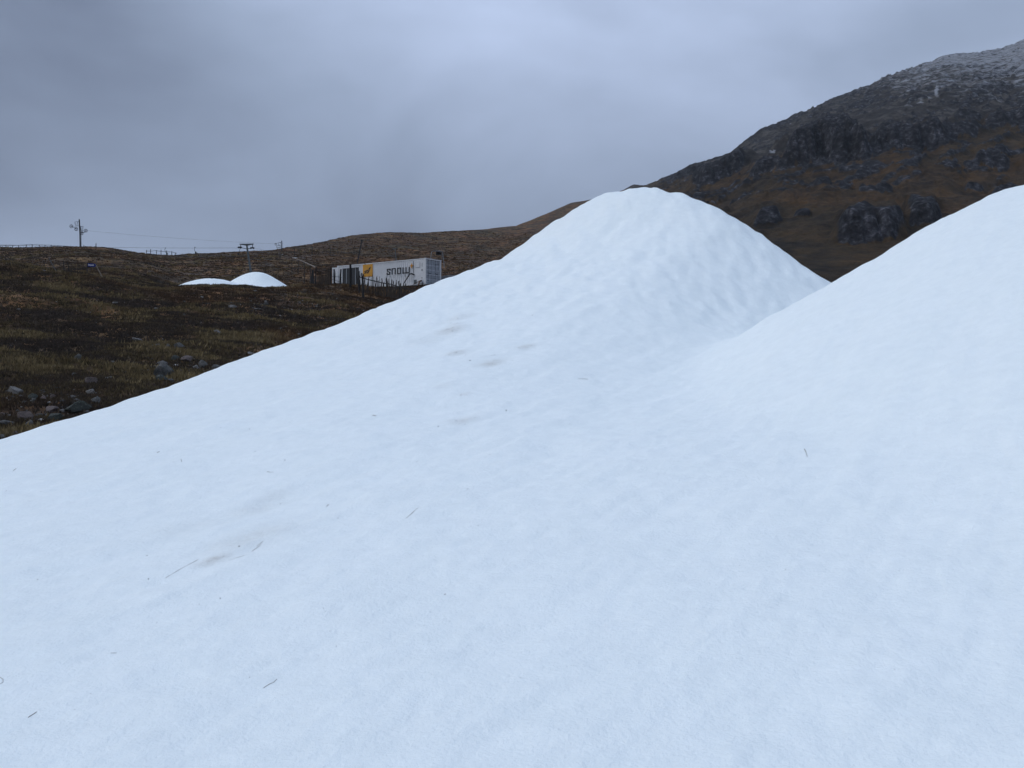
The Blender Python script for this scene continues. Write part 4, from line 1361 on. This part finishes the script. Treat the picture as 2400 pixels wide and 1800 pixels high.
BOULDERS = [
    (32, 924, 42, 26, 'pale', 'pale grey domed boulder with a pink left side, topmost of the far left rocks'),
    (73, 938, 26, 20, 'green', 'grey-green boulder just right of the pale domed boulder'),
    (101, 938, 20, 14, 'pink', 'small pink boulder above the pink slab at far left'),
    (121, 934, 14, 11, 'pink', 'tiny pinkish rock right of the small pink boulder'),
    (119, 966, 38, 22, 'pink', 'pink slab-sided boulder left of the long grey-green boulder'),
    (178, 968, 82, 32, 'green', 'long grey-green lichened boulder beside the snow edge'),
    (60, 984, 40, 24, 'pink', 'wedge-shaped pinkish boulder low at the far left'),
    (124, 988, 44, 28, 'green', 'grey boulder half buried below the pink slab-sided boulder'),
    (12, 998, 44, 14, 'grey', 'flat grey slab at the left edge of the picture'),
    (70, 1000, 26, 18, 'grey', 'grey broken rock below the wedge-shaped boulder'),
    (57, 1000, 7, 5, 'pale', 'tiny pale stone beside the grey broken rock'),
    (67, 1013, 18, 12, 'pink', 'small pink rock peeping over the snow edge at far left'),
    (33, 1026, 18, 18, 'pink', 'brownish rock at the snow edge near the left corner'),
    (4, 1032, 18, 22, 'grey', 'dark grey rock at the left edge against the snow'),
    (3, 974, 14, 14, 'pink', 'pink rock cut by the left edge of the picture'),
    (75, 943, 18, 11, 'grey', 'small grey rock under the grey-green boulder'),
    (55, 946, 12, 11, 'grey', 'small rounded grey rock below the domed boulder'),
    (224, 945, 32, 18, 'grey', 'grey flat-topped rock just above the long grey-green boulder'),
    (213, 922, 26, 13, 'pale', 'pale angular rock in the grass left of the snow edge'),
    (209, 900, 36, 26, 'pink', 'large brown grass-topped rock under the dark hollow'),
    (252, 890, 18, 12, 'pale', 'pale grey stone right of the grass-topped rock'),
    (262, 851, 12, 9, 'pale', 'white rounded stone between the dark peat hollows'),
    (171, 882, 14, 10, 'grey', 'grey stone on the lower lip of the left peat hollow'),
    (179, 845, 26, 22, 'grey', 'dark grey stone with a light top over the left peat hollow'),
    (379, 888, 46, 44, 'grey', 'largest smooth grey boulder standing above the snow edge'),
    (418, 818, 32, 17, 'grey', 'grey slanting boulder above the pinkish boulder'),
    (393, 818, 16, 15, 'grey', 'dark rounded rock left of the slanting boulder'),
    (362, 814, 26, 11, 'grey', 'flat grey rock left of the dark rounded rock'),
    (320, 800, 26, 10, 'pale', 'pale flat rock in the pale grass above the hollows'),
    (411, 846, 22, 15, 'green', 'mossy grey rock left of the pinkish boulder'),
    (438, 850, 32, 20, 'pink', 'pinkish boulder with a flat top above the paired stones'),
    (457, 864, 24, 14, 'pale', 'pale left stone of a touching pair near the snow edge'),
    (476, 862, 22, 22, 'grey', 'bluish pointed right stone of a touching pair near the snow edge'),
    (504, 866, 24, 18, 'grey', 'dark grey rock right of the paired stones at the snow edge'),
    (373, 892, 30, 16, 'green', 'mossy low rock at the foot of the largest smooth boulder'),
    (396, 896, 26, 10, 'grey', 'flat grey rock at the snow edge under the largest boulder'),
    (364, 727, 15, 9, 'grey', 'grey stone on the mid slope left of the stony patch'),
    (268, 712, 13, 7, 'pale', 'bright white stone on the dark slope at left'),
    (41, 728, 16, 7, 'pale', 'pale flat stone high on the dark bank at far left'),
    (620, 716, 16, 10, 'grey', 'grey rounded stone on the stony patch below the far snow mounds'),
    (602, 726, 20, 7, 'pale', 'pale flat stone on the stony patch'),
    (538, 720, 30, 7, 'pale', 'long pale flat stone at the left of the stony patch'),
    (507, 781, 22, 11, 'pale', 'pale oblong stone in the grass above the snow edge'),
    (587, 831, 28, 8, 'pale', 'thin pale slab touching the snow edge'),
    (473, 699, 11, 6, 'pale', 'small white stone below the left tip of the far snow'),
    (597, 684, 11, 5, 'pale', 'small white stone just below the far snow mounds'),
    (432, 709, 9, 6, 'grey', 'small grey stone left of the stony patch'),
    (655, 772, 14, 5, 'grey', 'small grey flat stone under the pale stick'),
    (632, 793, 9, 6, 'pale', 'small pale stone between the stick and the snow edge'),
    (745, 715, 8, 4, 'pale', 'small pale stone on the rusty grass right of the stony patch'),
    (838, 705, 8, 4, 'pale', 'small pale stone below the slumped fence'),
    (700, 785, 14, 4, 'pale', 'thin pale stone at the snow edge under the rusty slope'),
    (102, 635.5, 11, 4.5, 'pale', 'pale flat stone in the hollow at the far left'),
    (113, 636.5, 9, 3.5, 'pale', 'smaller pale stone right beside the flat stone in the hollow'),
]


def boulders():
    for i, (px, rb, w, h, tint, lab) in enumerate(BOULDERS):
        x, y = pick(px, rb); k = y / F; z = gp(x, y)
        hw = w * k / 2; hh = h * k
        me = rock_mesh(100 + i, big=w > 9)
        for p in (): pass
        o = link('boulder', me, MT['rock_' + tint], label=lab, category='boulder', group='rocks lying on the moor')
        dp = hw * rnd.uniform(.7, 1.0)
        o.scale = (hw, dp, hh * .62)
        o.location = (x, y + dp * .5, z + hh * .27)
        o.rotation_euler = (R(rnd.uniform(-8, 8)), R(rnd.uniform(-10, 10)), R(rnd.uniform(-18, 18)))


boulders()

# pale stick on the slope
x, y = pick(671, 769); k = y / F
mb = MB(); x1, y1 = pick(644, 755)
mb.tube([(0, 0, .04), (Vector((x1 - x, y1 - y, gp(x1, y1) - gp(x, y) + .06)))], [.03, .022], 6)
o = mb.build('stick', MT['timber_pale'], label='pale straight stick lying on the slope above the snow edge', category='stick'); o.location = (x, y, gp(x, y))

# scattered small stones: far too many to count
def small_stones():
    g = np.random.default_rng(5); base = [ICO2]
    import bmesh
    V1, F1 = ico(1)
    VV = []; FF = []; TT = []; off = 0
    zones = [(620, 716, 110, 26, 420), (560, 740, 130, 40, 260), (300, 800, 260, 70, 260), (110, 955, 120, 60, 420), (420, 868, 90, 30, 220), (730, 664.5, 55, 1.5, 110), (660, 663.5, 30, 1.2, 60), (700, 700, 200, 30, 160), (800, 730, 90, 40, 90), (150, 720, 160, 40, 120)]
    # depth of a picture row is looked up once per column band
    tab = {}
    yy = np.geomspace(11, 115, 260)
    for c in range(-40, 1080, 40):
        tab[c] = HR - F * np.maximum.accumulate(base_ground((c - 1200) / F * yy, yy) / yy)
    for (cx, cy, sx, sy, n) in zones:
        for _ in range(n):
            px = cx + g.normal() * sx * .6; row = cy + g.normal() * sy * .6
            if px < -20 or px > 1060: continue
            y = float(np.interp(-row, -tab[int(round(px / 40) * 40)], yy)); x = (px - 1200) / F * y
            if y > 110 or y < 11.5: continue
            s = g.lognormal(-.1, .5) * y / F * 1.9 * (1.9 if cy > 860 else 1.0)
            v = V1 * g.uniform(.75, 1.25, V1.shape) * np.array([s, s * .8, s * .5])
            a = g.uniform(0, 6.28); c, d = math.cos(a), math.sin(a)
            v = v @ np.array([[c, d, 0], [-d, c, 0], [0, 0, 1]])
            VV.append(v + np.array([x, y, 0])); FF.append(F1 + off); off += len(v)
            t = g.choice([.06, .09, .13, .22, .34], p=[.3, .28, .22, .14, .06]); TT.append(np.tile(np.array([t, t * .97, t * .94]) * g.uniform(.85, 1.15), (len(v), 1)))
    # one height query for all
    cen = np.array([v.mean(0)[:2] for v in VV]); z = ground_z(cen[:, 0], cen[:, 1])
    for v, zz in zip(VV, z): v[:, 2] += zz + .01
    me = fast_mesh('scattered_stones', np.concatenate(VV), np.concatenate(FF), False)
    attr(me, 'tint', np.concatenate(TT))
    link('scattered_stones', me, MT['grass'], kind='stuff', label='small loose stones scattered over the moor')


small_stones()

# ------------------------------------------------------------------ moor grass and heather
def moor_grass():
    g = np.random.default_rng(11)
    n1, n2, n3 = 145000, 45000, 45000
    # near moor, then the hillside beyond
    px = np.r_[g.uniform(-60, 1040, n1), g.uniform(-60, 1330, n2), g.uniform(-700, -60, n3)]
    y = np.r_[11.5 * (110 / 11.5) ** g.random(n1), 105 * (330 / 105) ** g.random(n2), 9.0 * (200 / 9.0) ** g.random(n3)]
    x = (px - 1200) / F * y; n0 = len(x)
    cover = fbm(x / 2.6, y / 2.6, 4, 61) * .6 + fbm(x / 9., y / 9., 3, 62) * .5
    peaty = np.zeros(n0)
    for hx, hy, hr, hd in HOLLOWS: peaty = np.maximum(peaty, np.exp(-((x - hx) ** 2 + ((y - hy) / .6) ** 2) / (1.6 * hr * hr)))
    keep = g.random(n0) < np.clip(.95 - 1.9 * np.maximum(cover, 0) - peaty * 1.1, .28 - .22 * np.minimum(peaty, 1), 1)
    # the worn strip of stones and the ground right under the fences stay short
    px = px[keep]; y = y[keep]; x = x[keep]
    z = ground_z(x, y); ok = z > snow_shape(x, y) - .02
    x, y, z, px = x[ok], y[ok], z[ok], px[ok]
    n = len(x)
    kind = fbm(x / 4.2, y / 3.2, 4, 65) + .12 * g.normal(size=n)
    tus = np.zeros(n)
    for (tx_, ty_, w_) in ((300, 905, 55), (335, 892, 40), (250, 925, 30), (240, 800, 70), (330, 810, 60), (480, 790, 60), (560, 800, 50), (600, 850, 30), (180, 900, 30)):
        hx, hy = pick_base(tx_, ty_); tus = np.maximum(tus, np.exp(-((x - hx) ** 2 + ((y - hy) / .8) ** 2) / (2 * (w_ / F * hy * .5) ** 2)))
    kind = kind + .45 * tus
    rust = fbm(x / 14., y / 12., 3, 66) + sstep(px, 420, 800) * .35 + sstep(y, 48, 80) * .25 - .1
    tall = sstep(kind, .2, .5)
    hgt = (g.uniform(.03, .075, n) + tall * g.uniform(.04, .13, n)) * (1 + .010 * np.maximum(y - 20, 0) * (y < 100) + (y > 100) * 1.0)
    wid = (.008 + .0007 * np.minimum(y, 160)) * g.uniform(.7, 1.4, n)
    B = 6
    A = g.uniform(0, 2 * np.pi, (n, B)); sp_ = g.uniform(.02, .14, (n, B)) * (1 + .012 * y[:, None]); ln_ = g.uniform(.15, .75, (n, B)) * hgt[:, None]
    bx = x[:, None] + np.cos(A) * sp_; by = y[:, None] + np.sin(A) * sp_
    hh = hgt[:, None] * g.uniform(.55, 1.15, (n, B))
    ta = A + g.normal(size=(n, B)) * .8
    tx = bx + np.cos(ta) * ln_ + .05 * hgt[:, None]; ty = by + np.sin(ta) * ln_
    w = wid[:, None] * g.uniform(.7, 1.3, (n, B))
    fa = g.uniform(-.6, .6, (n, B))
    dx = np.cos(fa) * w; dy = np.sin(fa) * w
    zb = z[:, None] - .03
    V = np.stack([np.stack([bx - dx, by - dy, zb + 0 * bx], -1), np.stack([bx + dx, by + dy, zb + 0 * bx], -1), np.stack([tx, ty, zb + hh + .03], -1)], 2).reshape(-1, 3)
    Fa = np.arange(len(V)).reshape(-1, 3)
    straw = np.array([.135, .100, .050]); olive = np.array([.067, .051, .027]); brown = np.array([.052, .038, .025]); dark = np.array([.034, .027, .022]); rst = np.array([.085, .048, .026])
    c = np.empty((n, 3))
    t1 = sstep(kind, -.25, .0)[:, None]; t2 = sstep(kind, .0, .22)[:, None]; t3 = sstep(kind, .22, .5)[:, None]
    c = dark + (brown - dark) * t1; c = c + (olive - c) * t2; c = c + (straw - c) * t3
    rr = (sstep(rust, .05, .45) * .75)[:, None]
    c = c + (rst * (.55 + .6 * t2) - c) * rr
    c = c * 1.35 * g.lognormal(0, .16, (n, 1))
    cc = np.repeat(c, B, 0) * g.lognormal(0, .14, (n * B, 1))
    T = np.repeat(cc, 3, 0)
    me = fast_mesh('moor_grass', V, Fa, False)
    attr(me, 'tint', T)
    link('moor_grass', me, MT['grass'], kind='stuff', label='rough brown and straw-coloured moor grass and heather')
    print('grass tris', len(Fa))


moor_grass()

# ------------------------------------------------------------------ straws and grit on the snow
def straws():
    data = [  # polylines in photograph pixels, thickness px
        ([(952, 1216), (962, 1207), (979, 1192)], 1.3, 'longest dark dead grass stalk lying on the middle of the snow'),
        ([(1885, 1053), (1889, 1061), (1892, 1073)], 1.6, 'short curved dead stalk alone on the right snow slope'),
        ([(617, 1616), (632, 1607), (642, 1600), (649, 1592)], 1.3, 'curved dead grass stalk low on the left snow'),
        ([(66, 1683), (76, 1677), (86, 1672)], 2.0, 'thick dead twig in the lower left corner of the snow'),
        ([(259, 1534), (266, 1534), (274, 1532)], 1.1, 'tiny level dead stalk between the thick twig and the curved stalk'),
        ([(590, 1293), (604, 1284), (612, 1278)], 1.1, 'lower of two parallel dead stalks right of the round dirt stain'),
        ([(602, 1280), (616, 1271)], 1.1, 'upper of two parallel dead stalks right of the round dirt stain'),
        ([(538, 1314), (558, 1307), (574, 1302)], .8, 'faint straight dead stalk just right of the round dirt stain'),
        ([(388, 1357), (420, 1338), (464, 1312)], .6, 'very long faint dead stalk left of the round dirt stain'),
        ([(626, 1107), (634, 1107), (641, 1107)], 1.1, 'thin level dead stalk high on the left snow'),
        ([(424, 1077), (426, 1085)], 1.1, 'tiny upright dead stalk high on the left snow'),
        ([(368, 1061), (374, 1059)], 1.4, 'tiny level dead stalk nearest the upper left snow edge'),
        ([(765, 1189), (770, 1184)], 1.2, 'tiny slanting dead stalk left of the longest dark stalk'),
        ([(873, 974), (882, 977)], 1.5, 'small dark dead stalk on the snow below the brown stains'),
        ([(1355, 889), (1367, 889), (1378, 889)], 1.0, 'thin level dead stalk right of the brown stains on the large mound'),
        ([(31, 1104), (38, 1100)], 1.2, 'tiny dead stalk at the left edge of the snow under the rocks'),
        ([(0, 1588), (7, 1593), (7, 1600), (0, 1606)], 1.2, 'dead stalk loop cut by the left edge of the snow'),
        ([(1627, 470), (1629, 466), (1630, 463)], 1.8, 'tiny dead twig standing on the crest of the large snow mound'),
    ]
    for pts, w, lab in data:
        P = []
        for px, py in pts:
            q = pick_snow(px, py)
            if q is None: continue
            P.append(Vector((q[0], q[1], float(snow_z(q[0], q[1])))))
        if len(P) < 2: continue
        o = P[0].copy(); y = o.y; rad = max(w / F * y * .37, .0010)
        if lab and 'crest' in lab: P = [o, o + Vector((.03, 0, .05)), o + Vector((.06, 0, .1))]
        mb = MB(); mb.tube([p - o + Vector((0, 0, rad * .7)) for p in P], rad, 5)
        ob = mb.build('grass_stalk', MT['straw'] if w < 2.1 else MT['grit'], label=lab or 'short thin dead grass stalk or crumb lying on the snow', category='grass stalk', group='dead stalks lying on the snow')
        ob.location = o


straws()


def grit():
    g = np.random.default_rng(9); V1, F1 = ico(1); VV = []; FF = []; off = 0
    spots = [(px, py, .3, .3) for px, py in ((560, 1282), (668, 1079), (657, 1183), (585, 1007), (1247, 740), (1186, 963), (1101, 846), (1027, 1001), (977, 1083), (1043, 1393), (88, 1359), (344, 1303), (348, 1360), (516, 1404)) for _ in range(2)] + [(p[0], p[1], 12, 7) for p in STAINS[:9] for _ in range(5)] + [(g.uniform(0, 1300), g.uniform(1000, 1700), 30, 30) for _ in range(46)] + [(g.uniform(1300, 2400), g.uniform(900, 1700), 30, 30) for _ in range(10)]
    for px, py, a, b in spots:
        q = pick_snow(px + g.normal() * a, py + g.normal() * b)
        if q is None: continue
        s = g.uniform(.35, 1.0) * q[1] / F * (1.1 if a > 1 else 1.6)
        v = V1 * g.uniform(.7, 1.3, V1.shape) * s
        VV.append(v + np.array([q[0], q[1], float(snow_z(q[0], q[1]))])); FF.append(F1 + off); off += len(v)
    me = fast_mesh('snow_grit', np.concatenate(VV), np.concatenate(FF), False)
    link('snow_grit', me, MT['grit'], kind='stuff', label='dark specks of grit sprinkled on the snow')


grit()

# ------------------------------------------------------------------ air
def haze():
    m = bpy.data.materials.new('haze'); m.use_nodes = True; t = m.node_tree
    t.nodes.clear()
    out = t.nodes.new('ShaderNodeOutputMaterial'); pv = t.nodes.new('ShaderNodeVolumePrincipled')
    pv.inputs['Color'].default_value = (.86, .92, .99, 1); pv.inputs['Density'].default_value = HAZE
    pv.inputs['Anisotropy'].default_value = 0.0
    t.links.new(pv.outputs[0], out.inputs['Volume'])
    zs = []
    for n in ('ground', 'hillside', 'mountain'):
        me = bpy.data.objects[n].data; a = np.empty(len(me.vertices) * 3, np.float32); me.vertices.foreach_get('co', a)
        zs += [a[2::3].min(), a[2::3].max()]
    lo, hi = float(min(zs)) - 1.5, float(max(zs)) + 4
    mb = MB(); mb.box((0, 0, (lo + hi) / 2), (7400, 7400, hi - lo)); mb.build('haze', m, kind='stuff', label='thin grey-blue mist in the air')


HAZE = 0.0001
haze()
